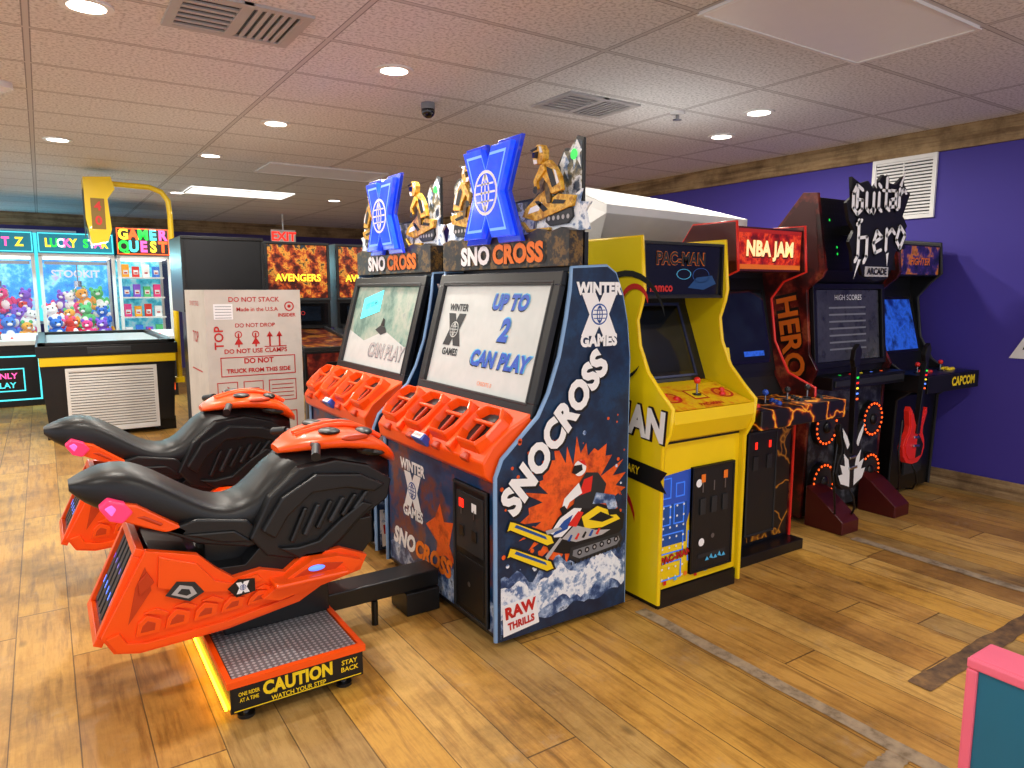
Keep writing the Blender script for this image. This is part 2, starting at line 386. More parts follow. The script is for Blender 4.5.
for i,xx in enumerate((-2.9,-1.5,-.1)):
    b=B(); M=FFRONT(Y1-.01,0,xx); b.rect(-.6,.6,1.0,2.4,M,GPANEL2 if i<2 else GCYAN,.004); bars(b,M,-.64,.64,.96,2.44,.05,.03,WHITE); struct(b,'window_%d'%(i+1))
L=[(.25,3.66),(1.71,3.76),(1.51,5.39),(4.17,3.25),(4.56,3.9),(.2,6.92),(1.36,6.97),(-1.3,5.3),(-1.3,8.6),(1.5,9.8),(3.6,6.2),(4.2,.6),(.9,.6),(-1.2,2.0),(3.4,9.5),(2.6,-1.2)]
for i,(x,y) in enumerate(L):
    b=B(); M=FR((0,0,0),(1,0,0),(0,-1,0)); b.ringd(0,0,.105,.075,M,WHITE,.008); b.cyl((0,0,0),(0,0,-.008),.105,WHITE,28,caps=False); b.disc(0,0,.078,M,GWHITE,.006,28)
    b.obj('recessed_ceiling_light',loc=(x,y,CZ),label='round white recessed downlight, lit, set in ceiling tile',cat='ceiling light',group='recessed ceiling downlights')
    la=bpy.data.lights.new('downlight','AREA'); la.shape='DISK'; la.size=.14; la.energy=27; la.color=(1,.94,.84)
    lo=bpy.data.objects.new('downlight',la); lo.location=(x,y,CZ-.02); sc.collection.objects.link(lo)
b=B(); b.box(-.6,.6,-.3,.3,-.012,0,GPANEL); bars(b,FR((0,0,-.012),(1,0,0),(0,-1,0)),-.61,.61,-.305,.305,.02,.006,WHITE)  # slight emission in the panel colour makes it brighter than the tiles
b.obj('ceiling_light_panel',loc=(3.08,1.97,CZ),label='rectangular pale faintly glowing diffuser panel in the tile grid',cat='ceiling light')
for x,y,mm,lb in ((2.15,9.4,GPANEL2,'lit white'),(2.5,7.3,GPANEL,'dim white')):
    b=B(); b.box(-.6,.6,-.3,.3,-.012,0,mm); bars(b,FR((0,0,-.012),(1,0,0),(0,-1,0)),-.61,.61,-.305,.305,.02,.006,WHITE)
    b.obj('ceiling_light_panel',loc=(x,y,CZ),label='rectangular '+lb+' diffuser panel in the tile grid',cat='ceiling light')
def ceilvent(x,y,sx,sy):
    b=B(); D=FR((0,0,0),(1,0,0),(0,-1,0)); bars(b,D,-sx/2,sx/2,-sy/2,sy/2,.04,.012,LGREY); b.rect(-sx/2+.03,sx/2-.03,-sy/2+.03,sy/2-.03,D,BLACK,.001)
    k=7
    for i in range(k):
        yy=-sy/2+.05+(sy-.1)*i/(k-1)
        b.prism([(-sx/2+.03,yy-.012),(-.02,yy-.012),(-.02,yy+.012),(-sx/2+.03,yy+.012)],D,.01,LGREY,.002)
        xx=.02+(sx/2-.06)*i/(k-1); b.prism([(xx-.010,-sy/2+.03),(xx+.010,-sy/2+.03),(xx+.010,sy/2-.03),(xx-.010,sy/2-.03)],D,.01,LGREY,.002)
    b.box(-.02,.02,-sy/2,sy/2,-.013,0,LGREY)
    b.obj('ceiling_air_vent',loc=(x,y,CZ),label='grey metal louvered air diffuser in the ceiling',cat='air vent')
ceilvent(.82,3.47,.56,.46); ceilvent(3.06,3.75,.58,.42)
b=B(); M=FR((0,0,0),(0,-1,0),(0,0,1)); bars(b,M,-.25,.25,-.24,.24,.03,.02,WHITE); b.rect(-.23,.23,-.22,.22,M,DGREY,.002)
for i in range(17):
    z=-.2+i*.025; b.prism([(-.22,z-.006),(.22,z-.006),(.22,z+.008),(-.22,z+.008)],M,.014,WHITE,.004)
b.box(-.018,-.004,-.004,.004,-.22,.22,WHITE)
b.obj('wall_air_vent',loc=(X1,3.06,2.29),label='white louvered return air grille on purple wall',cat='air vent')
b=B(); b.cyl((0,0,0),(0,0,-.02),.05,WHITE); b.cyl((0,0,-.02),(0,0,-.05),.012,STEEL); b.cyl((0,0,-.05),(0,0,-.055),.03,STEEL)
b.obj('fire_sprinkler',loc=(3.7,3.55,CZ),label='small metal sprinkler head under the ceiling',cat='sprinkler')
b=B(); b.cyl((0,0,0),(0,0,-.04),.045,GREY); b.ell((0,0,-.05),(.045,.045,.045),BLACKG); b.obj('security_camera',loc=(2.18,4.28,CZ),label='small dark dome security camera on the ceiling',cat='camera')
b=B(); b.cyl((0,0,0),(0,0,-.035),.07,WHITE); b.cyl((0,0,-.035),(0,0,-.055),.05,WHITE,r2=.03); b.obj('smoke_detector',loc=(-.12,5.25,CZ),label='round white smoke detector on ceiling tile',cat='smoke detector')
b=B(); M=FFRONT(0); b.box(-.19,.19,0,.05,-.11,.11,WHITE); b.text('EXIT',M,.19,GRED,bold=.03,off=.003); b.cyl((0,.025,.11),(0,.025,.36),.012,WHITE)
b.obj('exit_sign',loc=(3.30,11.6,2.34),label='white exit sign with glowing red letters hung from ceiling',cat='exit sign')
b=B(); M=FR((0,0,0),(0,-1,0),(0,0,1)); b.prism([(-.12,-.1),(.1,-.1),(0,.12)],M,.01,WHITE); b.text('A',M,.12,TXK,off=.012); b.obj('wall_sign',loc=(X1,2.10,1.12),label='small white sign on purple wall',cat='sign')

# ------------------------------------------------------------------ snowmobile arcade cabinets
def rider(b,cx,q,z0,s=1.0):
    X=lambda u:cx+q*u*s
    Z=lambda v:z0+v*s
    def V(u,y,v): return (X(u),y,Z(v))
    T2=FR((cx,.075,z0),(1,0,0),(0,0,1))
    def P(l): return [(q*a*s,c*s) for a,c in l]
    # flat cut-out snow spray, sled, rider in stacked layers
    b.prism(P([(-.3,-.07),(-.27,.02),(-.31,.06),(-.22,.07),(-.24,.13),(-.15,.09),(-.05,.05),(.1,.0),(.24,.02),(.28,-.02),(.25,-.07)]),T2,.012,SNOW)
    b.prism(P([(-.19,.0),(-.18,.045),(.02,.03),(.04,-.01),(.0,-.035),(-.15,-.03)]),T2,.024,DGREY,.012)
    for k in range(5): b.disc(q*(-.155+k*.04)*s,.003*s,.012*s,T2,LGREY,.026,10)
    b.prism(P([(-.19,.05),(-.21,.10),(-.08,.12),(-.02,.10),(.03,.15),(.09,.13),(.21,.07),(.24,.03),(.12,.0),(-.02,.02)]),T2,.032,GOLD,.012)
    b.prism(P([(.02,.14),(-.01,.24),(.035,.22),(.1,.13)]),T2,.026,GOLDD,.012)
    b.poly(P([(.05,.09),(.16,.07),(.18,.04),(.08,.05)]),T2,TXW,.034); b.poly(P([(.0,.05),(.08,.10),(.12,.10),(.04,.04)]),T2,TXK,.034); b.poly(P([(-.15,.08),(-.05,.095),(-.03,.075),(-.13,.065)]),T2,TXK,.034)
    b.prism(P([(.0,-.055),(.2,-.055),(.26,.0),(.245,.005),(.19,-.04),(.0,-.04)]),T2,.03,GOLD,.012); b.prism(P([(.12,.02),(.14,.02),(.16,-.045),(.14,-.045)]),T2,.02,STEEL,.012)
    b.prism(P([(-.13,.12),(-.11,.16),(.01,.18),(.02,.15),(-.0,.08),(-.03,.08),(-.03,.13)]),T2,.042,GOLDD,.03)
    b.prism(P([(-.14,.13),(-.12,.2),(-.08,.25),(-.03,.29),(.03,.28),(.035,.22),(-.02,.17),(-.05,.12)]),T2,.05,GOLD,.03)
    b.poly(P([(-.10,.16),(-.06,.24),(-.01,.26),(-.02,.23),(-.06,.15)]),T2,TXK,.052); b.poly(P([(-.12,.17),(-.09,.23),(-.07,.24),(-.1,.16)]),T2,TXW,.052)
    b.prism(P([(.0,.27),(.03,.27),(.09,.2),(.08,.15),(.05,.155),(.06,.19),(-.01,.24)]),T2,.06,GOLD,.045); b.disc(q*.068*s,.15*s,.02*s,T2,TXK,.062,12)
    b.prism(P([(.0,.30),(-.005,.34),(.02,.37),(.06,.375),(.09,.35),(.095,.315),(.08,.28),(.03,.275)]),T2,.06,GOLD,.03); b.poly(P([(.04,.34),(.095,.34),(.095,.315),(.05,.305)]),T2,BLACKG,.062); b.prism(P([(.05,.365),(.12,.355),(.10,.345),(.06,.35)]),T2,.064,TXK,.04); b.poly(P([(.055,.30),(.09,.305),(.08,.28),(.05,.28)]),T2,TXW,.062); b.poly(P([(.005,.33),(.02,.36),(.04,.365),(.03,.33)]),T2,TXW,.062)
def sno_cabinet(loc,label,screen2=False):
    R=thing('snowmobile_arcade_cabinet',label,'arcade machine',loc,-math.pi/2,'snowmobile racing arcade cabinets')
    W=.57
    prof=[(-.36,.03),(-.36,.74),(-.33,.81),(-.15,.97),(-.095,1.07),(-.04,1.22),(-.005,1.38),(.015,1.5),(.02,1.59),(.21,1.6),(.26,1.57),(.30,1.48),(.33,1.36),(.35,1.2),(.35,.03)]
    inner=[(-.35,.03),(-.35,.72),(-.13,.95),(.03,1.56),(.2,1.58),(.33,1.36),(.34,1.2),(.34,.03)]
    b=B(); b.prism(inner,FSIDE(-W+.025),2*W-.05,BLACK)
    F=FFRONT(-.351); b.rect(-.54,.54,.05,.71,F,KICKART,.001)
    b.poly([(-.54,.05),(.54,.05),(.54,.18),(.4,.22),(.3,.16),(.18,.24),(.05,.15),(-.1,.2),(-.25,.12),(-.4,.2),(-.54,.14)],F,SNOWB,.0015)
    b.poly([(-.1,.36),(.0,.42),(.05,.5),(.09,.42),(.18,.44),(.14,.32),(.2,.24),(.1,.26),(.0,.22),(.02,.3)],F,SPLAT,.002)
    b.text('WINTER',F,.075,TXW,-.245,.61,bold=.045,sx=.95); xlogo(b,F,-.245,.49,.18,TXW,TXB); b.text('GAMES',F,.075,TXW,-.245,.37,bold=.045,sx=.95)
    b.text('SNO',F,.12,TXW,-.36,.2,shear=.3,bold=.055,off=.004); b.text('CROSS',F,.12,TXO,-.04,.2,shear=.3,bold=.055,off=.004)
    for x in (-.45,.45):
        for y in (-.28,.28): b.cyl((x,y,0),(x,y,.04),.03,BLACK)
    b.obj('cabinet_body',R,.004)
    for sgn in (1,-1):
        b=B(); M=FSIDE(W-.025) if sgn>0 else FSIDE(-W)
        b.prism(prof,M,.025,NAVYART)
        if sgn>0:
            S=FSIDE(W)
            rnd=random.Random(5)
            pts=[]
            for i in range(60):
                a=2*math.pi*i/60; r=(1.0 if i%2 else .74)+rnd.uniform(-.12,.2); pts.append((.05+.27*r*math.cos(a),.56+.29*r*math.sin(a)))
            pts=[(max(-.342,min(p[0],.342)),p[1]) for p in pts]
            b.poly(pts,S,SPLAT,.001)
            for i in range(90):
                a=rnd.uniform(0,6.28); r=rnd.uniform(.85,1.5); px=.05+.28*r*math.cos(a); pz=.57+.3*r*math.sin(a)
                if -.34<px<.33: b.disc(px,pz,rnd.uniform(.002,.011),S,SPLAT if i%4 else SNOW,.0012,8)
            def ridge(seed,base,amp,n=34):
                r_=random.Random(seed); o=[]; 
                for k in range(n+1):
                    u=-.345+.69*k/n; t=k/n
                    h=base+amp*(.55*abs(math.sin(t*9+seed))+.3*abs(math.sin(t*21+seed*2))+.12*r_.random())+.05*t
                    o.append((u,h))
                return o
            for sd,ba,am,mm,of in ((1,.22,.12,SNOWB,.0015),(4,.17,.13,SNOW,.002),(7,.07,.08,SNOWB,.003),(9,.04,.05,NAVYART,.0035)):
                b.poly([(-.345,.04),(.345,.04)]+ridge(sd,ba,am)[::-1],S,mm,of)
            # racing sled artwork
            b.poly([(-.12,.43),(-.05,.52),(.04,.57),(.14,.56),(.22,.53),(.335,.47),(.33,.40),(.26,.36),(.1,.33),(-.02,.35),(-.10,.38)],S,TXK,.004)
            b.poly([(-.11,.44),(-.04,.515),(.05,.555),(.08,.54),(.04,.48),(-.03,.43)],S,TXW,.005)
            b.poly([(-.09,.44),(-.02,.50),(.03,.52),(.0,.46)],S,TXB,.0055); b.poly([(.0,.475),(.06,.53),(.09,.52),(.05,.46)],S,REDB,.0055)
            b.poly([(.08,.50),(.17,.535),(.27,.49),(.31,.45),(.2,.43),(.1,.44)],S,TXY,.005); b.poly([(.12,.48),(.19,.505),(.27,.465),(.2,.455)],S,TXK,.0055)
            b.poly([(-.03,.42),(.04,.47),(.16,.425),(.25,.41),(.2,.395),(.05,.39)],S,LGREY,.0053)
            for k in range(5): b.poly([(.0+k*.04,.405),(.02+k*.04,.43),(.03+k*.04,.425),(.015+k*.04,.40)],S,(TXB,REDB,TXK,TXB,REDB)[k],.0056)
            b.poly([(.02,.37),(.31,.385),(.33,.35),(.3,.315),(.06,.295),(.01,.325)],S,DGREY,.005); b.poly([(.035,.355),(.3,.37),(.31,.35),(.29,.33),(.07,.31),(.03,.33)],S,GREY,.0055)
            for i in range(6): b.disc(.07+i*.043,.338+i*.004,.014,S,TXK,.006,12); b.disc(.07+i*.043,.338+i*.004,.006,S,LGREY,.0065,10)
            for i in range(14): b.rect(.02+i*.022,.028+i*.022,.288+i*.002,.302+i*.002,S,TXK,.006)
            for dz in (0,.115):
                b.poly([(-.325,.39+dz),(-.30,.44+dz),(-.28,.435+dz),(-.08,.335+dz),(-.06,.29+dz),(-.11,.285+dz),(-.3,.39+dz)],S,TXK,.006); b.poly([(-.315,.395+dz),(-.30,.432+dz),(-.28,.425+dz),(-.09,.33+dz),(-.075,.297+dz),(-.11,.293+dz),(-.3,.397+dz)],S,TXY,.0065)
                b.poly([(-.28,.405+dz),(-.27,.415+dz),(-.12,.335+dz),(-.11,.318+dz)],S,TXB,.007)
                b.poly([(-.12,.36+dz),(-.04,.43+dz*.4),(-.03,.42+dz*.4),(-.11,.34+dz)],S,LGREY,.0068)
            b.poly([(.03,.55),(.05,.64),(.10,.70),(.17,.69),(.22,.63),(.2,.56),(.13,.53)],S,DGREY,.006); b.poly([(.06,.60),(.09,.67),(.14,.68),(.13,.61)],S,REDB,.0065)
            b.poly([(.06,.66),(-.02,.6),(-.035,.55),(-.01,.545),(.01,.58),(.08,.61)],S,TXW,.007); b.poly([(-.045,.56),(-.02,.57),(-.0,.545),(-.03,.53)],S,TXK,.0075)
            b.disc(.065,.725,.036,S,TXW,.007); b.poly([(.02,.71),(.03,.74),(.075,.74),(.08,.715),(.04,.70)],S,TXK,.008); b.poly([(.05,.762),(.09,.757),(.10,.73),(.09,.735)],S,REDB,.008)
            b.poly([(.16,.60),(.27,.57),(.29,.51),(.24,.49),(.22,.54),(.14,.55)],S,SNOWB,.007); b.poly([(.23,.51),(.3,.5),(.31,.475),(.24,.48)],S,TXK,.0075)
            r=math.atan2(.60,.50)
            b.text('SNOCROSS',S,.155,TXK,-.062,.888,rot=r,shear=.2,bold=.075,off=.009,sx=.93)
            b.text('SNOCROSS',S,.155,TXW,-.070,.896,rot=r,shear=.2,bold=.058,off=.0105,sx=.95)
            b.text('WINTER',S,.07,TXW,.165,1.503,bold=.06,off=.004,sx=.9); xlogo(b,S,.165,1.395,.185,TXW,TXB); b.text('GAMES',S,.07,TXW,.165,1.28,bold=.06,off=.004,sx=.9)
            b.poly([(-.335,.05),(-.34,.19),(-.17,.20),(-.15,.07)],S,TXW,.006)
            b.text('RAW',S,.07,TXR,-.25,.155,bold=.05,rot=.1,off=.008,sx=.95); b.text('THRILLS',S,.044,TXR,-.245,.095,bold=.05,rot=.1,off=.008,sx=.82)
        b.obj('side_panel',R,.003)
        b=B(); xx=sgn*W; b.tube([(xx-sgn*.012,p[0],p[1]) for p in prof],.012,TRIMB,8); b.obj('edge_trim',R)
    Sf=FR((0,-.15,.955),(1,0,0),(0,.165,.61)); b=B(); bars(b,Sf,-.545,.545,0,.64,.06,.03,BLACK); b.rect(-.5,.5,.04,.6,Sf,BLACK,.002)
    bars(b,Sf,-.495,.495,.05,.6,.012,.033,DGREY,.01)
    b.obj('screen_bezel',R,.003)
    b=B(); 
    if not screen2:
        b.rect(-.485,.485,.06,.585,Sf,SCRL,.012)
        b.text('WINTER',Sf,.05,DGREY,-.3,.465,bold=.04,off=.014); xlogo(b,Sf,-.3,.35,.17,DGREY,SCRL,.014); b.text('GAMES',Sf,.05,DGREY,-.3,.23,bold=.04,off=.014)
        for t_,s_,z_ in (('UP TO',.098,.5),('2',.145,.365),('CAN PLAY',.10,.22)):
            b.text(t_,Sf,s_,TXK,.163,z_-.006,shear=.2,bold=.07,off=.013); b.text(t_,Sf,s_,CYAN,.17,z_,shear=.2,bold=.07,off=.015); b.text(t_,Sf,s_,BLUE,.17,z_-.003,shear=.2,bold=.05,off=.016)
        b.text('CREDITS 0',Sf,.028,TXO,.1,.1,off=.014)
    else:
        b.rect(-.485,.485,.06,.585,Sf,SCRG,.012)
        b.poly([(-.485,.06),(.485,.06),(.485,.2),(.1,.3),(-.2,.22),(-.485,.28)],Sf,SCRL,.013)
        b.poly([(-.34,.36),(-.05,.42),(-.05,.56),(-.34,.5)],Sf,GCYAN,.014); b.text('1ST 03:46',Sf,.045,TXK,-.2,.46,off=.016,rot=.2); b.text('CAN PLAY',Sf,.12,GREY,.165,.165,shear=.2,bold=.05,off=.015,sx=.9); b.text('CAN PLAY',Sf,.12,LGREY,.17,.17,shear=.2,bold=.03,off=.016,sx=.9)
        b.poly([(-.05,.3),(.02,.33),(.1,.32),(.13,.29),(.05,.27)],Sf,DGREY,.015); b.poly([(.02,.33),(.04,.38),(.07,.37),(.08,.325)],Sf,TXK,.016)
    b.obj('screen',R)
    b=B(); cp=[(-.36,.71),(-.40,.74),(-.41,.80),(-.36,.87),(-.28,.93),(-.17,.985),(-.14,.96),(-.30,.71)]
    b.prism(cp,FSIDE(-W+.03),2*W-.06,ORANGE)
    Cf=FR((0,-.40,.79),(1,0,0),(0,.22,.19)) 
    for cx in (-.40,-.135,.135,.40):
        pts=[(cx-.085,.03),(cx+.085,.03),(cx+.118,.09),(cx+.118,.2),(cx+.07,.255),(cx-.07,.255),(cx-.118,.2),(cx-.118,.09)]
        n=len(pts); sh=lambda k,dz=0:[(cx+(p[0]-cx)*k,.145+dz+(p[1]-.145)*k) for p in pts]
        A=[(p[0],p[1],.01) for p in pts]+[(p[0],p[1],.065) for p in sh(.92)]+[(p[0],p[1],.08) for p in sh(.82)]+[(p[0],p[1],.035) for p in sh(.70)]
        fs=[(q*n+i,q*n+(i+1)%n,(q+1)*n+(i+1)%n,(q+1)*n+i) for q in range(3) for i in range(n)]
        b.add(A,fs,ORANGE,False,Cf); b.poly(sh(.71),Cf,BLACK,.037)
        b.prism([(cx-.082,.155),(cx+.082,.155),(cx+.078,.172),(cx-.078,.172)],Cf,.066,ORANGE,.036); b.prism([(cx-.008,.155),(cx+.008,.155),(cx+.008,.06),(cx-.008,.06)],Cf,.06,ORANGED,.036)
        b.disc(cx,.2,.03,Cf,DGREY,.04,16); b.prism([(cx-.03,-.015),(cx+.03,-.015),(cx+.022,.02),(cx-.022,.02)],Cf,.03,ORANGED)
    for cx in (-.265,0,.265): b.prism([(cx-.02,.0),(cx+.02,.0),(cx+.012,.24),(cx-.012,.24)],Cf,.05,ORANGE)
    b.prism([(-.06,-.02),(.06,-.02),(.05,.02),(-.05,.02)],Cf,.055,BLUE); b.rect(-.045,.045,-.015,.015,Cf,TXW,.057); b.text('X GAMES',Cf,.018,TXR,0,.0,off=.059)
    b.obj('control_console',R,.008)
    b=B(); C=FFRONT(-.353); b.prism([(.21,.06),(.5,.06),(.5,.66),(.21,.66)],C,.012,BLACK); bars(b,C,.21,.5,.06,.66,.014,.018,DGREY)
    b.prism([(.24,.36),(.47,.36),(.47,.62),(.24,.62)],C,.016,DGREY); b.prism([(.24,.1),(.47,.1),(.47,.33),(.24,.33)],C,.016,BLACKR)
    for x in (.29,.40): b.prism([(x-.02,.42),(x+.02,.42),(x+.02,.47),(x-.02,.47)],C,.022,BLACK); b.rect(x-.004,x+.004,.52,.56,C,STEEL,.02)
    b.rect(.27,.31,.55,.59,C,GRED,.019); b.rect(.38,.42,.55,.59,C,TXW,.019); b.disc(.355,.215,.012,C,STEEL,.02)
    b.obj('coin_door',R,.002)
    b=B(); T=FFRONT(.09,1.6)
    ridge_=[(.56,.53),(.515,.545),(.47,.50),(.43,.505),(.38,.44),(.33,.43),(.29,.37),(.2,.32),(-.2,.32),(-.25,.39),(-.31,.37),(-.37,.45),(-.42,.43),(-.47,.50),(-.52,.49),(-.56,.46)]
    b.prism([(-.56,.0),(.56,.0)]+ridge_,T,.012,BLACK)
    b.poly([(-.55,.1),(.55,.1)]+[(p[0]*.985,p[1]-.012) for p in ridge_],T,TOPART,.014)
    for px,pz in ((.515,.53),(.43,.49),(.33,.415),(-.25,.375),(-.37,.435),(-.49,.485)):
        b.poly([(px,pz),(px+.035,pz-.05),(px+.02,pz-.06),(px+.03,pz-.12),(px,pz-.08),(px-.02,pz-.13),(px-.025,pz-.06),(px-.035,pz-.05)],T,SNOW,.0145)
    b.prism([(-.56,0),(.56,0),(.56,.15),(.5,.165),(.42,.15),(.33,.17),(.25,.15),(-.22,.15),(-.3,.17),(-.38,.155),(-.47,.165),(-.56,.15)],T,.085,GOLDH)
    for t_,m_,x_ in (('SNO',TXW,-.21),('CROSS',TXO,.17)):
        b.text(t_,T,.118,TXK,x_+.004,.060,bold=.09,off=.087,sx=1.12); b.text(t_,T,.118,m_,x_,.064,bold=.055,off=.089,sx=1.12)
    b.box(-.5,.5,.1,.16,1.58,1.75,BLACK); b.disc(.50,.47,.022,T,GGREEN,.018)
    tp=b.obj('marquee_topper',R,.002)
    for cx,q in ((-.36,1),(.36,-1)):
        b=B(); rider(b,cx,q,1.81,.86); b.obj('rider_relief',tp,.002)
    b=B(); T3=FFRONT(-.03,1.955)
    b.prism([(x*.40,y*.42) for x,y in XL],T3,.03,GBLUE); b.prism([(x*.46,y*.47) for x,y in XL],T3,-.006,GBLUED,-.03)
    b.poly([(x*.33,y*.36) for x,y in XL],T3,GBLUE2,.0305); b.poly([(x*.30,y*.335) for x,y in XL],T3,GBLUE,.031)
    globe(b,T3,0,0,.42,GBLUE,TXW,.031); b.box(-.02,.02,-.01,.08,1.75,1.8,BLACK)
    b.obj('glowing_emblem',tp,.004)
    return R
sno_cabinet((1.85,2.93,0),'orange and navy snowmobile racing cabinet with lit white screen')
sno_cabinet((1.85,4.20,0),'orange and navy snowmobile racing cabinet showing race footage',True)

# ------------------------------------------------------------------ ride-on snowmobiles
def sled(loc,label):
    R=thing('snowmobile_ride_seat',label,'arcade ride',loc,-math.pi/2,'ride-on snowmobile seats')
    y=lambda X:X-.65
    b=B(); b.box(-.51,.51,y(.44),y(.92),.045,.15,BLACK)
    b.box(-.50,.50,y(.455),y(.905),.15,.158,DIAM)
    for r in ((-.515,-.49,y(.43),y(.93)),(.49,.515,y(.43),y(.93)),(-.49,.49,y(.43),y(.45)),(-.49,.49,y(.91),y(.93))): b.box(*r,.14,.164,ORANGE)
    S=FSIDE(.511); b.rect(y(.445),y(.915),.05,.14,S,TXK,.002)
    b.text('CAUTION',S,.066,TXY,y(.675),.107,bold=.05,off=.004,sx=.82); b.text('WATCH YOUR STEP',S,.024,TXY,y(.675),.065,bold=.02,off=.004,sx=.9)
    b.text('ONE RIDER',S,.02,TXY,y(.502),.112,off=.004,bold=.02,sx=.7); b.text('AT A TIME',S,.02,TXY,y(.502),.09,off=.004,bold=.02,sx=.7); b.text('STAY',S,.026,TXY,y(.865),.115,off=.004,bold=.02); b.text('BACK',S,.026,TXY,y(.865),.088,off=.004,bold=.02)
    b.rect(y(.45),y(.91),.052,.056,S,TXY,.004)
    b.box(-.48,.46,y(.43),y(.438),.036,.046,GWARM)
    b.obj('step_platform',R,.003)
    for xx in (-.46,.46):
        for yy in (y(.5),y(.86)):
            b=B(); b.cyl((xx,yy,0),(xx,yy,.012),.03,BLACKR); b.cyl((xx,yy,.012),(xx,yy,.05),.01,STEEL); b.obj('levelling_foot',R)
    b=B(); b.box(-.14,.14,y(.5),y(.92),.158,.30,BLACK); b.box(-.10,.10,y(.45),y(.75),.30,.60,BLACK); b.box(-.07,.07,y(.85),y(1.475),.11,.19,BLACK); b.box(-.09,.09,y(1.3),y(1.47),.0,.11,BLACKR); b.cyl((.07,y(1.15),.11),(.07,y(1.15),0),.015,BLACK)
    b.obj('support_arm',R,.005)
    prof=[(.085,.30),(.12,.235),(.20,.215),(.5,.225),(.77,.265),(.86,.31),(1.03,.34),(1.06,.40),(.95,.45),(.80,.455),(.72,.40),(.63,.43),(.53,.42),(.47,.47),(.41,.535),(.24,.585)]
    core=[(.12,.29),(.16,.24),(.8,.29),(1.02,.36),(1.1,.45),(1.1,.55),(.66,.53),(.58,.45),(.45,.46),(.40,.50),(.26,.55)]
    b=B(); b.prism([(y(a),z) for a,z in core],FSIDE(-.19),.38,BLACK)
    Rf=FR((0,y(.095),.275),(1,0,0),(0,.15,.32))
    b.prism([(-.17,.01),(.17,.01),(.17,.31),(-.17,.31)],Rf,.012,NAVYT,0)
    for i in range(5):
        u=-.13+i*.065; b.prism([(u-.02,.03),(u+.02,.03),(u+.02,.30),(u-.02,.30)],Rf,.018,DGREY,.012); b.rect(u-.008,u+.008,.1,.13,Rf,GBLUE2,.02); b.rect(u-.008,u+.008,.2,.22,Rf,GBLUE,.02)
    bars(b,Rf,-.2,.2,-.02,.34,.03,.03,ORANGE)
    b.obj('tail_panel',R,.004)
    for sg in (1,-1):
        b=B(); M=FSIDE(.19) if sg>0 else FSIDE(-.225); b.prism([(y(a),z) for a,z in prof],M,.035,ORANGE)
        S=FSIDE(.225) if sg>0 else FLEFT(-.225); q=1 if sg>0 else -1
        def P(l): return [(q*y(a),z) for a,z in l]
        b.prism(P([(.10,.30),(.13,.245),(.2,.23),(.5,.24),(.76,.28),(.84,.32),(.8,.335),(.74,.30),(.5,.265),(.22,.255),(.16,.27),(.14,.31)]),S,.018,ORANGE)
        b.prism(P([(.27,.45),(.36,.41),(.5,.38),(.63,.395),(.61,.42),(.52,.405),(.46,.43),(.40,.51),(.28,.56)]),S,.018,ORANGE)
        b.poly(P([(.17,.33),(.25,.44),(.235,.53),(.2,.46)]),S,ORANGED,.002)
        b.poly(P([(.29,.415),(.33,.46),(.39,.445),(.42,.40),(.37,.375)]),S,DGREY,.021); b.poly(P([(.31,.415),(.34,.445),(.38,.43),(.395,.40),(.365,.388)]),S,LGREY,.022); b.poly(P([(.33,.415),(.345,.43),(.37,.422),(.375,.405),(.36,.4)]),S,DGREY,.023)
        b.prism(P([(.21,.43),(.26,.47),(.24,.51),(.21,.48)]),S,.012,ORANGED)
        for k in range(5):
            o=k*.095; b.prism(P([(.19+o,.285+k*.005),(.265+o,.285+k*.006),(.275+o,.33+k*.004),(.23+o,.355),(.20+o,.33)]),S,.016,ORANGE); b.prism(P([(.205+o,.297+k*.005),(.25+o,.297+k*.006),(.255+o,.322+k*.004),(.23+o,.335),(.213+o,.32)]),S,.0175,ORANGED,.014)
            b.prism(P([(.22+o,.362),(.26+o,.352),(.29+o,.338),(.30+o,.348),(.26+o,.372)]),S,.012,ORANGE)
        b.poly(P([(.5,.39),(.54,.42),(.6,.41),(.6,.36),(.53,.35)]),S,BLACK,.021); xlogo(b,S,q*y(.555),.385,.045,TXW,TXB,.023)
        b.prism(P([(.62,.33),(.68,.31),(.98,.36),(1.02,.40),(.92,.44),(.82,.445),(.72,.395)]),S,.05,ORANGE)
        b.prism(P([(.70,.37),(.9,.385),(.94,.41),(.86,.425),(.78,.41)]),S,.053,ORANGED,.04)
        b.ell((sg*.275,y(.83),.41),(.012,.035,.012),GBLUE2)
        b.obj('side_panel',R,.005)
        b=B(); b.box(sg*.18 if sg>0 else -.32,.32 if sg>0 else -.18,y(.66),y(.95),.37,.39,ORANGE); b.obj('foot_rest',R,.008)
    b=B(); st=[(.03,.79,.82,.05),(.07,.745,.84,.10),(.13,.71,.862,.13),(.20,.67,.865,.145),(.27,.64,.84,.15),(.36,.61,.775,.15),(.45,.585,.71,.155),(.53,.57,.675,.155),(.60,.55,.685,.155),(.655,.52,.73,.155),(.71,.5,.795,.15),(.78,.48,.84,.16),(.88,.49,.86,.175),(1.0,.52,.87,.185),(1.1,.56,.855,.175),(1.17,.61,.825,.15),(1.22,.66,.78,.1)]
    b.loft([ring(y(X),a,c,h,3.4 if X<.4 else 2.8) for X,a,c,h in st],BLACKR)
    b.obj('seat',R,sub=1)
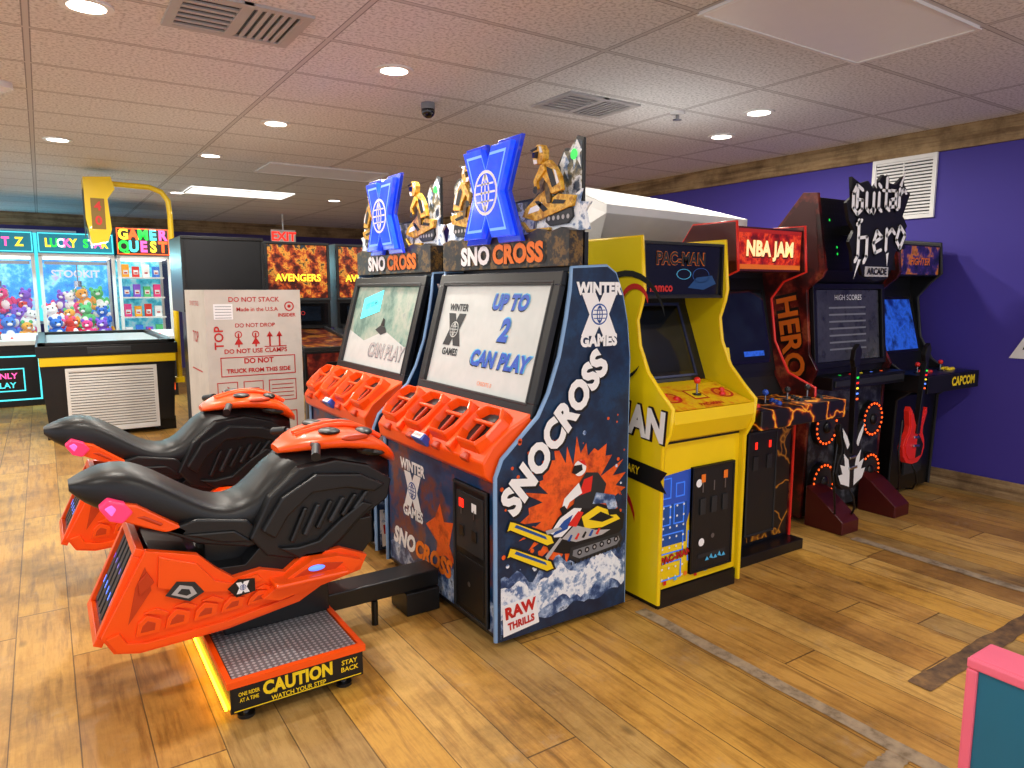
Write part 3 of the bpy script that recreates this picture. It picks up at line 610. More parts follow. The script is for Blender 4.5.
    for sg in (1,-1):
        b=B(); S=FSIDE(.14) if sg>0 else FLEFT(-.14); q=sg
        def P(l): return [(q*y(a),z) for a,z in l]
        b.prism(P([(.60,.55),(.68,.70),(.80,.80),(.95,.815),(1.09,.775),(1.19,.70),(1.17,.62),(1.05,.55),(.96,.47),(.88,.42),(.78,.43),(.66,.47)]),S,.06,BLACKR)
        b.prism(P([(.64,.58),(.72,.70),(.86,.775),(1.04,.75),(1.15,.69),(1.10,.665),(.98,.70),(.84,.70),(.74,.62),(.69,.54)]),S,.09,BLACKR,.05)
        b.prism(P([(.70,.50),(.78,.44),(.87,.435),(.95,.485),(1.03,.56),(1.1,.61),(1.05,.63),(.95,.57),(.86,.50),(.78,.49)]),S,.085,BLACKR,.05)
        for i in range(6):
            o=i*.052; b.prism(P([(.745+o,.515+i*.018),(.765+o,.505+i*.018),(.825+o,.64+i*.006),(.805+o,.645+i*.006)]),S,.082,DGREY if i%2 else BLACKR,.05)
        b.prism(P([(.30,.63),(.42,.655),(.60,.62),(.68,.52),(.6,.51),(.42,.56)]),S,.035,BLACKR); b.prism(P([(.36,.61),(.55,.59),(.62,.53),(.5,.55)]),S,.045,BLACK,.03)
        b.obj('side_fairing',R,.008)
    for sg in (1,-1):
        b=B(); S=FSIDE(.125) if sg>0 else FLEFT(-.125)
        P=lambda l:[(sg*y(a),z) for a,z in l]
        b.prism(P([(.14,.735),(.18,.69),(.28,.64),(.37,.60),(.39,.62),(.31,.68),(.23,.74),(.16,.76)]),S,.05,ORANGE)
        b.prism(P([(.11,.75),(.14,.70),(.18,.685),(.215,.72),(.19,.755),(.14,.775)]),S,.058,GPINKL)
        b.prism(P([(.125,.748),(.148,.715),(.165,.74),(.15,.76)]),S,.062,GPINK,.05)
        b.prism(P([(.22,.70),(.3,.65),(.31,.66),(.25,.70)]),S,.054,ORANGED)
        b.obj('tail_light',R,.012)
    # smooth wide moulded cowl with two instrument openings
    b=B(); b.loft([ring(y(X),a,c,h,3.0,32) for X,a,c,h in ((.76,.835,.86,.06),(.82,.84,.895,.13),(.90,.85,.915,.19),(1.0,.85,.925,.225),(1.08,.83,.915,.235),(1.15,.80,.88,.22),(1.21,.76,.835,.18),(1.25,.74,.785,.10))],ORANGE)
    for sg in (1,-1):
        b.ell((sg*.11,y(.955),.92),(.06,.045,.012),BLACK); b.ell((sg*.12,y(1.10),.905),(.06,.035,.016),BLACK)
        b.tube([(sg*.02,y(.84),.90),(sg*.035,y(.98),.935),(sg*.045,y(1.1),.925),(sg*.06,y(1.2),.86)],.012,ORANGE)
        b.ell((sg*.205,y(1.03),.90),(.025,.06,.016),ORANGED)
        b.prism([(sg*(y(1.0)),.835),(sg*(y(1.16)),.80),(sg*(y(1.18)),.83),(sg*(y(1.04)),.87)],FSIDE(.18) if sg>0 else FLEFT(-.18),.062,BLACK)
    b.obj('front_cowl',R,0,sub=1)
    b=B(); b.tube([(-.29,y(.84),.865),(-.2,y(.87),.88),(.2,y(.87),.88),(.29,y(.84),.865)],.011,DGREY)
    for sg in (1,-1): b.cyl((sg*.2,y(.87),.88),(sg*.30,y(.835),.862),.018,BLACKR)
    b.obj('handlebar',R,.004)
    return R
sled((.65,2.93,0),'orange and black ride-on snowmobile with caution step platform')
sled((.58,4.17,0),'orange and black ride-on snowmobile beside a shipping carton')

# ------------------------------------------------------------------ yellow maze cabinet
def joystick(R,x,y,z,m,h=.07):
    b=B(); b.cyl((x,y,z),(x,y,z+.006),.022,BLACK); b.cyl((x,y,z),(x,y,z+h),.005,STEEL); b.ell((x,y,z+h),(.017,.017,.017),m); b.obj('joystick',R)
def buttons(R,pts,m):
    for x,y,z in pts:
        b=B(); b.cyl((x,y,z-.004),(x,y,z+.008),.016,m,r2=.014); b.cyl((x,y,z+.008),(x,y,z+.012),.010,m); b.obj('button',R)
R=thing('yellow_arcade_cabinet','yellow upright arcade cabinet with blue maze art and red joystick','arcade machine',(2.595,2.6,0))
W=.295; dy=2.6
side=[(2.25,.03),(2.245,.78),(2.20,.86),(2.19,.97),(2.26,1.03),(2.35,1.12),(2.41,1.24),(2.43,1.36),(2.40,1.45),(2.39,1.50),(2.41,1.74),(2.95,1.74),(3.02,1.6),(3.02,.03)]
side=[(a-dy,b_) for a,b_ in side]
for sg in (-1,1):
    b=B(); b.prism(side,FSIDE(W-.02 if sg>0 else -W),.02,YELLOWS)
    if sg<0:
        S=FLEFT(-W)
        b.text('PAC-MAN',S,.19,TXR,.02,.90,rot=-.08,bold=.09,off=.002,sx=.8); b.text('PAC-MAN',S,.19,TXK,.02,.90,rot=-.08,bold=.09,off=.003,sx=.8); b.text('PAC-MAN',S,.19,TXW,.02,.90,rot=-.08,bold=.05,off=.005,sx=.83)
        b.poly([(-.38,.75),(.40,.68),(.36,.63),(.40,.58),(.1,.61),(-.2,.64),(-.38,.68)],S,TXK,.003); b.text('25TH ANNIVERSARY',S,.055,TXY,.02,.665,rot=-.08,bold=.02,off=.005,sx=.8)
        def arc(cx,cz,r,a0,a1,t,m,off):
            o=[];i_=[]
            for k in range(15):
                a=a0+(a1-a0)*k/14; w=t*math.sin(math.pi*k/14)**.6; o.append((cx+(r+w)*math.cos(a),cz+(r+w)*math.sin(a))); i_.append((cx+(r-w*.3)*math.cos(a),cz+(r-w*.3)*math.sin(a)))
            b.poly(o+i_[::-1],S,m,off)
        arc(.1,1.3,.27,.3,2.9,.022,TXK,.003); arc(.05,1.28,.2,3.3,5.6,.018,TXK,.003); arc(.16,1.42,.09,.2,3.0,.02,TXR,.003); arc(-.02,.35,.22,.2,2.6,.025,TXR,.003); arc(.05,.33,.15,2.9,5.2,.02,TXK,.003); arc(-.1,1.5,.1,1.0,4.0,.02,TXK,.003)
        b.poly([(-.2,.10),(-.1,.14),(0,.42),(-.06,.44)],S,TXR,.003)
    b.obj('side_panel',R,.003)
    b=B(); xx=sg*W; b.tube([(xx-sg*.01,p[0],p[1]) for p in side],.011,YELLOW,8); b.obj('edge_trim',R)
b=B(); ins=[(2.27,.0),(2.27,.80),(2.60,1.02),(2.66,1.46),(2.66,1.72),(2.93,1.72),(3.0,1.6),(3.0,.0)]
b.prism([(a-dy,c) for a,c in ins],FSIDE(-W+.02),2*W-.04,BLACK)
F=FFRONT(2.27-dy); b.rect(-.275,.275,.09,.79,F,YELLOW,.002); b.rect(-.275,.275,.0,.085,F,BLACK,.01)
b.poly([(-.275,.36),(-.1,.36),(-.05,.5),(.0,.66),(-.275,.64)],F,BLUE,.003)
b.poly([(-.27,.2),(.27,.16),(.27,.3),(-.27,.42)],F,TXY,.0035)
MZ=glow('maze_blue','#3f7ff0',.3)
for (u0,u1,v0,v1) in ((-.26,-.2,.4,.5),(-.18,-.11,.4,.5),(-.26,-.2,.53,.63),(-.17,-.11,.53,.6),(-.26,-.11,.26,.36),(-.08,-.03,.2,.35),(-.26,-.12,.13,.22)):
    bars(b,F,u0,u1,v0,v1,.006,.006,MZ,.004)
b.rect(-.27,-.09,.3,.5,F,TXB,.0038)
for i in range(8):
    for j in range(4): b.disc(-.25+j*.045,.14+i*.05,.006,F,TXW,.008,8)
for k in range(6): b.rect(-.24+k*.07,-.22+k*.07,.11+.01*(k%3),.13+.01*(k%3),F,(REDB,CYAN,TXO)[k%3],.009)
b.text('PAC-MAN',F,.045,TXK,-.16,.24,rot=.1,bold=.08,off=.0095); b.text('PAC-MAN',F,.045,TXR,-.16,.24,rot=.1,bold=.05,off=.0105)
b.obj('cabinet_body',R,.003)
b=B(); b.prism([(-.07,.13),(.23,.13),(.23,.66),(-.07,.66)],F,.018,BLACKR,.004); bars(b,F,-.07,.23,.13,.66,.012,.022,BLACK)
for x in (0,.08,.16): b.prism([(x-.018,.42),(x+.018,.42),(x+.018,.5),(x-.018,.5)],F,.026,DGREY,.018); b.rect(x-.004,x+.004,.53,.58,F,STEEL,.021)
for x in (0,.16): b.rect(x-.015,x+.015,.58,.62,F,TXO,.022)
b.rect(-.02,.18,.2,.22,F,DGREY,.021); b.disc(.08,.3,.012,F,STEEL,.022); b.disc(-.03,.58,.02,F,TXW,.022); b.disc(.0,.28,.02,F,TXW,.022)
for i in range(5): b.poly([(.03+i*.03,.18+.01*(i%2)),(.045+i*.03,.2+.01*(i%2)),(.06+i*.03,.18)],F,CYAN,.022)
b.obj('coin_door',R,.002)
Cp=FR((0,2.185-dy,.955),(1,0,0),(0,.24,.075))
b=B(); b.prism([(2.19-dy,.955),(2.185-dy,.90),(2.225-dy,.82),(2.27-dy,.8),(2.5-dy,.9),(2.5-dy,1.04)],FSIDE(-W+.02),2*W-.04,YELLOW)
b.rect(-.26,.26,.005,.25,Cp,PANART,.004)
for cx in (-.18,.18): b.ringd(cx,.13,.06,.045,Cp,TXR,.005,asp=.9); b.disc(cx,.13,.035,Cp,TXO,.005)
b.rect(-.05,.05,.09,.19,Cp,TXR,.005); b.rect(-.04,.04,.1,.18,Cp,TXY,.006)
b.text('PAC-MAN',Cp,.035,TXR,0,.035,bold=.03,off=.007); b.obj('control_panel',R,.003)
joystick(R,0,2.31-dy,1.0,REDB); buttons(R,[(-.16,2.29-dy,.995),(.16,2.29-dy,.995),(-.2,2.33-dy,1.007),(.2,2.33-dy,1.007)],REDB)
Sp=FR((0,2.50-dy,1.04),(1,0,0),(0,.17,.42)); b=B(); b.rect(-.275,.275,0,.45,Sp,BLACK,.001); b.prism([(-.2,.03),(.2,.03),(.2,.40),(-.2,.40)],Sp,.006,BLACKG); b.rect(-.18,.18,.05,.38,Sp,DARKSCR,.008)
bars(b,Sp,-.215,.215,.02,.42,.012,.01,mat('bezel_blue','#26305a',.4)); b.obj('screen',R)
b=B(); b.box(-.275,.275,2.42-dy,2.7-dy,1.46,1.725,BLACK); M=FFRONT(2.42-dy)
b.rect(-.265,.265,1.48,1.71,M,mat('marquee_black','#0c0f1a',.25,es=.1),.002); b.text('PAC-MAN',M,.08,TXO,-.02,1.645,bold=.06,off=.004,sx=.9); b.text('PAC-MAN',M,.08,TXK,-.02,1.645,bold=.031,off=.006,sx=.95)
b.text('namco',M,.055,TXR,-.15,1.51,bold=.04,off=.005); b.ringd(.0,1.575,.05,.045,M,CYAN,.004,asp=.5); b.ringd(.12,1.57,.06,.056,M,TXB,.004,asp=.6); b.poly([(.03,1.51),(.09,1.56),(.2,1.57),(.23,1.53),(.14,1.5)],M,mat('marquee_blue','#1d4a80',.4),.004); bars(b,M,-.275,.275,1.46,1.725,.012,.012,TXK); b.obj('marquee',R,.002)

# ------------------------------------------------------------------ red basketball cabinet
R=thing('red_arcade_cabinet','red and black arcade cabinet with lava-crack art control deck','arcade machine',(3.31,2.8,0)); W=.3; dy=2.8
side=[(2.46,.03),(2.46,.75),(2.34,.84),(2.34,.95),(2.52,1.02),(2.62,1.2),(2.66,1.45),(2.58,1.55),(2.44,1.60),(2.46,1.85),(2.75,1.85),(2.95,1.6),(2.98,.03)]; side=[(a-dy,c) for a,c in side]
for sg in (-1,1):
    b=B(); b.prism(side,FSIDE(W-.02 if sg>0 else -W),.02,REDD if sg<0 else REDART); b.obj('side_panel',R,.003)
    b=B(); xx=sg*W; b.tube([(xx-sg*.01,p[0],p[1]) for p in side],.009,REDB,8); b.obj('edge_trim',R)
b=B(); b.prism([(a-dy,c) for a,c in ((2.47,.05),(2.47,.8),(2.60,1.0),(2.72,1.56),(2.72,1.83),(2.74,1.83),(2.93,1.6),(2.96,.05))],FSIDE(-W+.02),2*W-.04,BLACK)
b.box(-W,W,2.37-dy,2.98-dy,0,.06,BLACK); F=FFRONT(2.47-dy); b.rect(-.275,.275,.08,.78,F,LAVA2,.002)
b.obj('cabinet_body',R,.003)
b=B(); b.prism([(-.13,.12),(.13,.12),(.13,.72),(-.13,.72)],F,.016,BLACKR,.003); bars(b,F,-.13,.13,.12,.72,.012,.02,DGREY)
for x in (-.06,.06): b.prism([(x-.02,.5),(x+.02,.5),(x+.02,.58),(x-.02,.58)],F,.022,DGREY,.015); b.rect(x-.01,x+.01,.62,.66,F,GRED,.02)
b.obj('coin_door',R,.002)
b=B(); b.prism([(a,c) for a,c in ((-.36,-.60),(.37,-.60),(.40,-.45),(.33,-.2),(-.33,-.2),(-.38,-.45))],FTOP(.80),.10,LAVA)
b.obj('control_panel',R,.006)
for i,(x,m) in enumerate(((-.28,REDB),(-.10,BLUE),(.09,DGREY),(.27,DGREY))):
    joystick(R,x-.04,-.45,.90,m,.06); buttons(R,[(x+.01,-.5,.904),(x+.035,-.46,.904),(x+.06,-.42,.904)],m)
Sp=FR((0,2.60-dy,1.03),(1,0,0),(0,.12,.53)); b=B(); b.rect(-.28,.28,0,.55,Sp,BLACK,.002); b.prism([(-.24,.05),(.24,.05),(.24,.48),(-.24,.48)],Sp,.012,BLACKG); b.rect(-.22,.22,.07,.46,Sp,DARKSCR,.014); b.rect(-.21,-.12,.09,.15,Sp,TXY,.016);b.rect(.0,.18,.09,.12,Sp,BLUESCR,.016); b.obj('screen',R)
b=B(); b.box(-.28,.28,2.47-dy,2.74-dy,1.60,1.83,REDD); M=FFRONT(2.47-dy)
b.rect(-.27,.27,1.61,1.82,M,art('marquee_red_art',[(.36,'#5a0c08'),(.48,'#a8180c'),(.56,'#d8441a'),(.64,'#8c1410')],12,es=.5),.002); b.text('NBA JAM',M,.108,TXK,.003,1.712,bold=.09,off=.003,sx=.86); b.text('NBA JAM',M,.108,TXO,0,1.715,bold=.07,off=.004,sx=.88); b.text('NBA JAM',M,.108,mat('marquee_cream','#ffe9a8',.4,es=.5),0,1.715,bold=.045,off=.006,sx=.92); b.rect(-.27,.27,1.61,1.635,M,TXO,.004); b.rect(-.27,.27,1.8,1.82,M,TXR,.004); b.obj('marquee',R,.002)

# ------------------------------------------------------------------ guitar cabinet
R=thing('guitar_arcade_cabinet','black guitar music cabinet with glowing orange speaker rings','arcade machine',(4.44,3.0,0)); W=.44; dy=3.0
side=[(2.66,.03),(2.64,.9),(2.60,1.0),(2.66,1.1),(2.70,1.5),(2.60,1.58),(2.58,1.62),(2.66,2.09),(2.76,2.10),(2.97,1.86),(3.1,1.5),(3.1,.03)]; side=[(a-dy,c) for a,c in side]
for sg in (-1,1):
    b=B(); b.prism(side,FSIDE(W-.025 if sg>0 else -W),.025,REDART)
    if sg<0:
        S=FLEFT(-W); b.text('HERO',S,.2,TXK,.2,1.2,rot=-math.pi/2+.2,bold=.07,off=.003); b.text('HERO',S,.2,TXO,.2,1.2,rot=-math.pi/2+.2,bold=.03,off=.005)
        b.poly([(.38,1.62),(.33,2.02),(.24,2.05),(.05,1.86),(.0,1.7)],S,REDD,.003)
    b.obj('side_panel',R,.003)
b=B(); b.prism([(a-dy,c) for a,c in ((2.67,.03),(2.65,.9),(2.72,1.5),(2.64,1.62),(2.69,2.07),(2.76,2.08),(2.95,1.86),(3.08,1.5),(3.08,.03))],FSIDE(-W+.025),2*W-.05,BLACK)
F=FFRONT(2.655-dy); b.rect(-.41,.41,.05,.88,F,GREYART,.006)
H=FR((0,2.62-dy,1.63),(1,0,0),(0,.06,.43)); b.rect(-.41,.41,0,.43,H,BLACKR,.012)
for i in range(9):
    for j in range(7): b.disc(-.38+j*.03,.05+i*.042,.008,H,GGREEN if (i,j) in ((6,2),(2,4),(1,4)) else DGREY,.014,8)
b.obj('cabinet_body',R,.004)
for x in (-.27,.27):
    for z in (.26,.62):
        b=B(); b.cyl((x,2.65-dy,z),(x,2.615-dy,z),.125,BLACK,28)
        for k in range(20):
            a=2*math.pi*k/20; b.ell((x+.108*math.cos(a),2.612-dy,z+.108*math.sin(a)),(.008,.005,.008),GORANGE,nu=8,nv=6)
        b.ringd(x,z,.122,.115,F,REDD,.042); b.disc(x,z,.09,F,DGREY,.041); b.ell((x,2.61-dy,z),(.04,.02,.04),BLACK); b.obj('speaker',R)
b=B(); b.prism([(-.12,.2),(.12,.2),(.12,.7),(-.12,.7)],F,.022,BLACKR); b.rect(-.06,-.03,.5,.56,F,GRED,.026); b.rect(.03,.06,.5,.56,F,GRED,.026); b.obj('coin_door',R,.003)
Sp=FR((0,2.655-dy,.98),(1,0,0),(0,.05,.53)); b=B(); bars(b,Sp,-.41,.41,.02,.56,.035,.03,BLACK); b.rect(-.41,.41,0,.58,Sp,BLACK,.004); b.rect(-.36,.36,.06,.52,Sp,DARKSCR2,.01); 
for i in range(7): b.rect(-.22,.2,.13+i*.045,.135+i*.045+.006,Sp,GREY,.012)
b.text('HIGH SCORES',Sp,.05,TXW,0,.47,off=.012); b.obj('screen',R,.003)
b=B(); b.box(-.42,.42,2.5-dy,2.66-dy,.88,.96,BLACK); b.box(-.40,.40,2.49-dy,2.5-dy,.9,.94,DGREY)
for i in range(5): b.disc(-.25+i*.12,2.56-dy,.010,FTOP(.96),(GGREEN,GRED,GYEL,GBLUE2,GORANGE)[i],.003)
b.obj('control_panel',R,.004)
for x in (-.36,.24):
    b=B(); b.prism([(2.36-dy,0),(2.62-dy,0),(2.62-dy,.26),(2.54-dy,.22),(2.36-dy,.08)],FSIDE(x-.09),.18,REDD); b.obj('guitar_stand',R,.006)
# blackletter-style logo sign built from broad-nib strokes with spurs
b=B(); Lf=FR((-.17,2.44-dy,1.88),(.995,0,0),(0,0,1))
GL={'G':[((.9,.85),(.35,1.0)),((.35,1.0),(.05,.7)),((.05,.7),(.1,.2)),((.1,.2),(.5,0)),((.5,0),(.9,.2)),((.9,.2),(.88,.5)),((.95,.5),(.5,.52)),((.42,.85),(.42,.25))],
 'u':[((.12,.68),(.15,.12)),((.15,.12),(.45,0)),((.45,0),(.8,.15)),((.78,.7),(.8,0)),((.8,0),(.95,.1))],
 'i':[((.4,.65),(.42,.1)),((.42,.1),(.7,0)),((.3,.95),(.55,.85))],
 't':[((.42,1.15),(.42,.12)),((.42,.12),(.8,0)),((.05,.68),(.85,.7))],
 'a':[((.2,.66),(.7,.66)),((.7,.66),(.75,.05)),((.75,.05),(.95,.0)),((.7,.38),(.2,.32)),((.2,.32),(.2,.05)),((.2,.05),(.7,.1))],
 'r':[((.2,.68),(.22,0)),((.22,.45),(.6,.68)),((.6,.68),(.85,.55))],
 'H':[((.15,1.1),(.2,0)),((.2,0),(.0,-.18)),((.2,.55),(.8,.6)),((.8,.6),(.82,0)),((.82,0),(.65,-.2)),((.0,.95),(.35,1.1))],
 'e':[((.75,.1),(.3,0)),((.3,0),(.12,.3)),((.12,.3),(.35,.68)),((.35,.68),(.75,.5)),((.75,.5),(.15,.3))],
 'o':[((.45,0),(.1,.25)),((.1,.25),(.35,.7)),((.35,.7),(.8,.45)),((.8,.45),(.45,0))]}
def nib(t,m,w,off,x0,y0,sx,sy,adv,slope):
    x=x0
    for ch in t:
        for (a,c) in GL[ch]:
            p=Vector((x+a[0]*sx,y0+a[1]*sy+slope*(x-x0))); q=Vector((x+c[0]*sx,y0+c[1]*sy+slope*(x-x0))); d=(q-p).normalized(); n=Vector((-d.y,d.x))
            ww=w*(.62+.38*abs(d.y)); e=w*.7
            b.poly([tuple(p-d*e),tuple(p-n*ww),tuple(q-n*ww),tuple(q+d*e*1.3),tuple(q+n*ww),tuple(p+n*ww)],Lf,m,off)
        x+=adv*(1.25 if ch in 'GH' else .72 if ch in 'it' else .95)
off=0
words=(('Guitar',-.30,.06,.115,.165,.105,.14),('Hero',-.24,-.18,.145,.19,.135,.14))
for k,(m,w) in enumerate(((TXK,.032),(TXW,.0145))):
    for (t,x0,y0,sx,sy,ad,sl) in words:
        base_=.021+k*.006
        nib(t,m,w,base_,x0,y0,sx,sy,ad,sl)
out=[(-.31,.02),(-.35,.12),(-.29,.16),(-.31,.27),(-.22,.24),(-.14,.26),(-.08,.22),(.02,.31),(.06,.27),(.16,.26),(.25,.32),(.27,.24),(.34,.22),(.30,.14),(.27,.08),(.33,.02),(.28,-.05),(.33,-.12),(.22,-.14),(.17,-.24),(.14,-.31),(-.0,-.33),(-.14,-.29),(-.18,-.22),(-.24,-.27),(-.26,-.16),(-.30,-.10),(-.25,-.03)]
b.prism([(p[0]*1.0,p[1]) for p in out],Lf,.02,TXK)
b.rect(-.12,.14,-.30,-.24,Lf,LGREY,.023); b.text('ARCADE',Lf,.055,TXK,.01,-.27,bold=.03,off=.027)
for t in (((-.08,.24),(-.05,.22),(-.07,.33)),((.2,.26),(.23,.25),(.27,.36)),((-.2,-.2),(-.17,-.2),(-.24,-.32)),((.1,-.16),(.13,-.15),(.12,-.24))): b.poly(list(t),Lf,TXW,.024)
b.box(-.2,-.05,2.44-dy,2.64-dy,1.84,1.9,BLACK)
b.obj('logo_sign',R,0)
def guitar(loc,m,m2,label,tilt,k=1.05,flame=True):
    R=thing('guitar_controller',label,'guitar controller',loc,0)
    M=FR((0,0,0),(math.cos(tilt),0,math.sin(tilt)),(-math.sin(tilt),0,math.cos(tilt)))@Matrix.Diagonal((k,k,1,1))
    half=[(0,-.10),(.07,-.09),(.12,-.045),(.135,.01),(.12,.065),(.09,.105),(.085,.145),(.10,.19),(.115,.24),(.105,.27),(.075,.25),(.045,.20),(.025,.175)]
    body=half+[(-x,z) for x,z in half[::-1][:-1]]
    b=B(); b.prism(body,M,.035,m); b.prism([(p[0]*.82,.08+(p[1]-.08)*.85) for p in body],M,.041,m,.034)
    if flame:
        for sx in (-1,1):
            b.poly([(sx*.02,-.08),(sx*.10,-.05),(sx*.125,.0),(sx*.085,.0),(sx*.11,.055),(sx*.065,.04),(sx*.08,.11),(sx*.035,.07),(sx*.02,.0)],M,m2,.0425)
            b.poly([(sx*.05,.13),(sx*.09,.2),(sx*.10,.25),(sx*.055,.2),(sx*.03,.15)],M,m2,.0425)
    else: b.prism([(.02,-.06),(.09,-.04),(.1,.03),(.05,.08),(.02,.1)],M,.044,TXK,.04)
    b.prism([(-.035,.015),(.035,.015),(.035,.03),(-.035,.03)],M,.055,CHROME,.04); b.prism([(-.03,.07),(.03,.07),(.03,.085),(-.03,.085)],M,.05,CHROME,.04); b.obj('body',R,.006)
    b=B(); b.prism([(-.018,.1),(.018,.1),(.015,.56),(-.015,.56)],M,.055,BLACK,.02)
    for i,kk in enumerate((GGREEN,GRED,GYEL,GBLUE2,GORANGE)): b.prism([(-.009,.5-i*.028),(.009,.5-i*.028),(.009,.510-i*.028),(-.009,.510-i*.028)],M,.058,kk,.05)
    b.prism([(-.018,.56),(.018,.56),(.04,.64),(.015,.68),(-.02,.65),(-.03,.6)],M,.05,BLACK,.02); b.obj('neck',R,.002)
    b=B(); b.tube([(.0,-.02,-.09),(.02,-.05,-.16),(.06,-.04,-.24),(.1,.0,-.3),(.13,.06,-.32)],.007,BLACK); b.tube([(-.1,.0,.2),(-.16,-.02,.0),(-.13,-.02,-.15),(-.05,.02,-.28),(.0,.1,-.32)],.006,BLACK); b.obj('cable',R)
guitar((4.05,2.40,.40),TXK,WHITE,'black guitar controller with white flame body in stand',.04,1.15)
guitar((4.82,2.42,.44),REDB,RED,'solid red guitar controller hanging beside cabinet',-.10,1.05,False)

# ------------------------------------------------------------------ fighting cabinet
R=thing('black_arcade_cabinet','black upright fighting game cabinet against the purple wall','arcade machine',(5.30,2.95,0)); W=.30; dy=2.95
side=[(2.64,.03),(2.62,.72),(2.52,.80),(2.52,.88),(2.68,.98),(2.78,1.15),(2.82,1.45),(2.74,1.55),(2.66,1.62),(2.68,1.84),(2.95,1.87),(3.3,1.7),(3.35,.03)]; side=[(a-dy,c) for a,c in side]
for sg in (-1,1):
    b=B(); b.prism(side,FSIDE(W-.02 if sg>0 else -W),.02,BLACK); b.obj('side_panel',R,.003)
    b=B(); b.tube([(sg*(W-.01),p[0],p[1]) for p in side],.009,DGREY,8); b.obj('edge_trim',R)
b=B(); b.prism([(a-dy,c) for a,c in ((2.65,.03),(2.63,.74),(2.75,.98),(2.88,1.5),(2.88,1.8),(3.25,1.7),(3.33,.03))],FSIDE(-W+.02),2*W-.04,BLACK); b.prism([(-.12,.15),(.12,.15),(.12,.6),(-.12,.6)],FFRONT(2.64-dy),.02,DGREY)
b.obj('cabinet_body',R,.003)
b=B(); b.box(-.36,.36,2.38-dy,2.7-dy,.80,.92,BLACK); M=FFRONT(2.38-dy); b.rect(-.35,.35,.805,.915,M,TXK,.002); b.text('CAPCOM',M,.085,TXY,.12,.862,bold=.045,off=.005,sx=.92)
b.rect(-.33,.33,2.4-dy,2.66-dy,FTOP(.92),mat('deck_navy','#141c3a',.3),.002); b.obj('control_panel',R,.004)
for x in (-.24,.08): joystick(R,x,2.52-dy,.924,REDB,.06); buttons(R,[(x+.07+.035*i,2.5-dy+.04*j,.928) for i in range(3) for j in range(2)],TXY if x>0 else REDB)
Sp=FR((0,2.75-dy,.99),(1,0,0),(0,.13,.5)); b=B(); b.rect(-.28,.28,0,.53,Sp,BLACK,.003); b.prism([(-.24,.05),(.24,.05),(.24,.47),(-.24,.47)],Sp,.012,BLACKG); b.rect(-.22,.22,.07,.45,Sp,BLUESCR,.014); b.obj('screen',R)
b=B(); b.box(-.28,.28,2.68-dy,2.95-dy,1.6,1.82,BLACK); M=FFRONT(2.68-dy); b.rect(-.27,.27,1.61,1.81,M,art('marquee_fight',[(.35,'#151a3a'),(.5,'#3a2a6c'),(.6,'#c9762a'),(.75,'#10142a')],10,es=.2),.002); b.text('FIGHTER',M,.07,TXO,0,1.7,bold=.03,off=.004,shear=.2); b.obj('marquee',R,.002)

# ------------------------------------------------------------------ machine with flared white tray behind yellow cabinet
R=thing('white_hooded_game','tall game with flared open white tray on top','arcade machine',(3.25,3.6,0))
b=B(); b.box(-.42,.36,-.25,.3,0,1.74,BLACK); b.box(-.36,.30,-.26,-.25,.1,1.6,DGREY); b.obj('cabinet_body',R,.006)
b=B()
bot=[(-.42,-.27,1.74),(.42,-.27,1.74),(.36,.3,1.74),(-.42,.3,1.74)]
rim=[(-.56,-.50,1.93),(.66,-.50,1.91),(.80,.34,2.12),(-.32,.34,2.17)]
def inset(l,k,dz): 
    cx=sum(p[0] for p in l)/4; cy=sum(p[1] for p in l)/4; return [(cx+(p[0]-cx)*k,cy+(p[1]-cy)*k,p[2]+dz) for p in l]
up=inset(rim,1.0,.05); ir=inset(rim,.95,.05); ib=inset(bot,.9,.03)
vs=bot+rim+up+ir+ib; fs=[(3,2,1,0)]
for q in range(4):
    for i in range(4): fs.append((q*4+i,q*4+(i+1)%4,(q+1)*4+(i+1)%4,(q+1)*4+i))
fs.append((16,17,18,19)); b.add(vs,fs,WHITE); b.obj('tray',R,.003)

# ------------------------------------------------------------------ carton
b=B(); b.box(-.335,.335,-.4,.4,0,1.5,CARTON); M=FFRONT(-.4)
T=lambda t,s,x,z,m=TXR,**k: b.text(t,M,s,m,x,z,off=.003,**k)
T('DO NOT STACK',.048,0,1.43,bold=.01); T('Made in the U.S.A',.04,.02,1.36,bold=.01); T('INSIDER',.036,.23,1.315,bold=.02); T('DO NOT DROP',.04,.0,1.245,bold=.01); T('DO NOT USE CLAMPS',.045,.0,1.06,bold=.02)
b.text('TOP',M,.085,TXR,-.25,1.16,rot=math.pi/2,bold=.02)
bars(b,M,-.25,.28,.88,1.02,.006,.003,TXR); T('DO NOT',.052,.015,.987,bold=.03); T('TRUCK FROM THIS SIDE',.042,.015,.918,bold=.03)
for x in (-.12,0): b.poly([(x-.03,1.11),(x+.03,1.11),(x,1.16)],M,TXR,.003); b.rect(x-.005,x+.005,1.09,1.19,M,TXR,.004); b.ringd(x,1.18,.025,.019,M,TXR,.003)
for x in (.1,.17): b.rect(x-.006,x+.006,1.09,1.17,M,TXR,.003); b.poly([(x-.022,1.16),(x+.022,1.16),(x,1.20)],M,TXR,.003)
b.rect(.06,.22,1.085,1.091,M,TXR,.003); b.ringd(.25,1.38,.035,.027,M,TXR,.003); b.disc(.25,1.38,.012,M,TXR,.003)
b.rect(-.28,-.15,1.29,1.40,M,TXW,.002)
for i in range(5): b.rect(-.27,-.16,1.30+i*.02,1.304+i*.02,M,GREY,.003)
bars(b,M,-.28,-.14,.68,.84,.005,.003,TXR); bars(b,M,-.1,.04,.68,.84,.005,.003,TXR); bars(b,M,.08,.28,.68,.84,.005,.003,TXR)
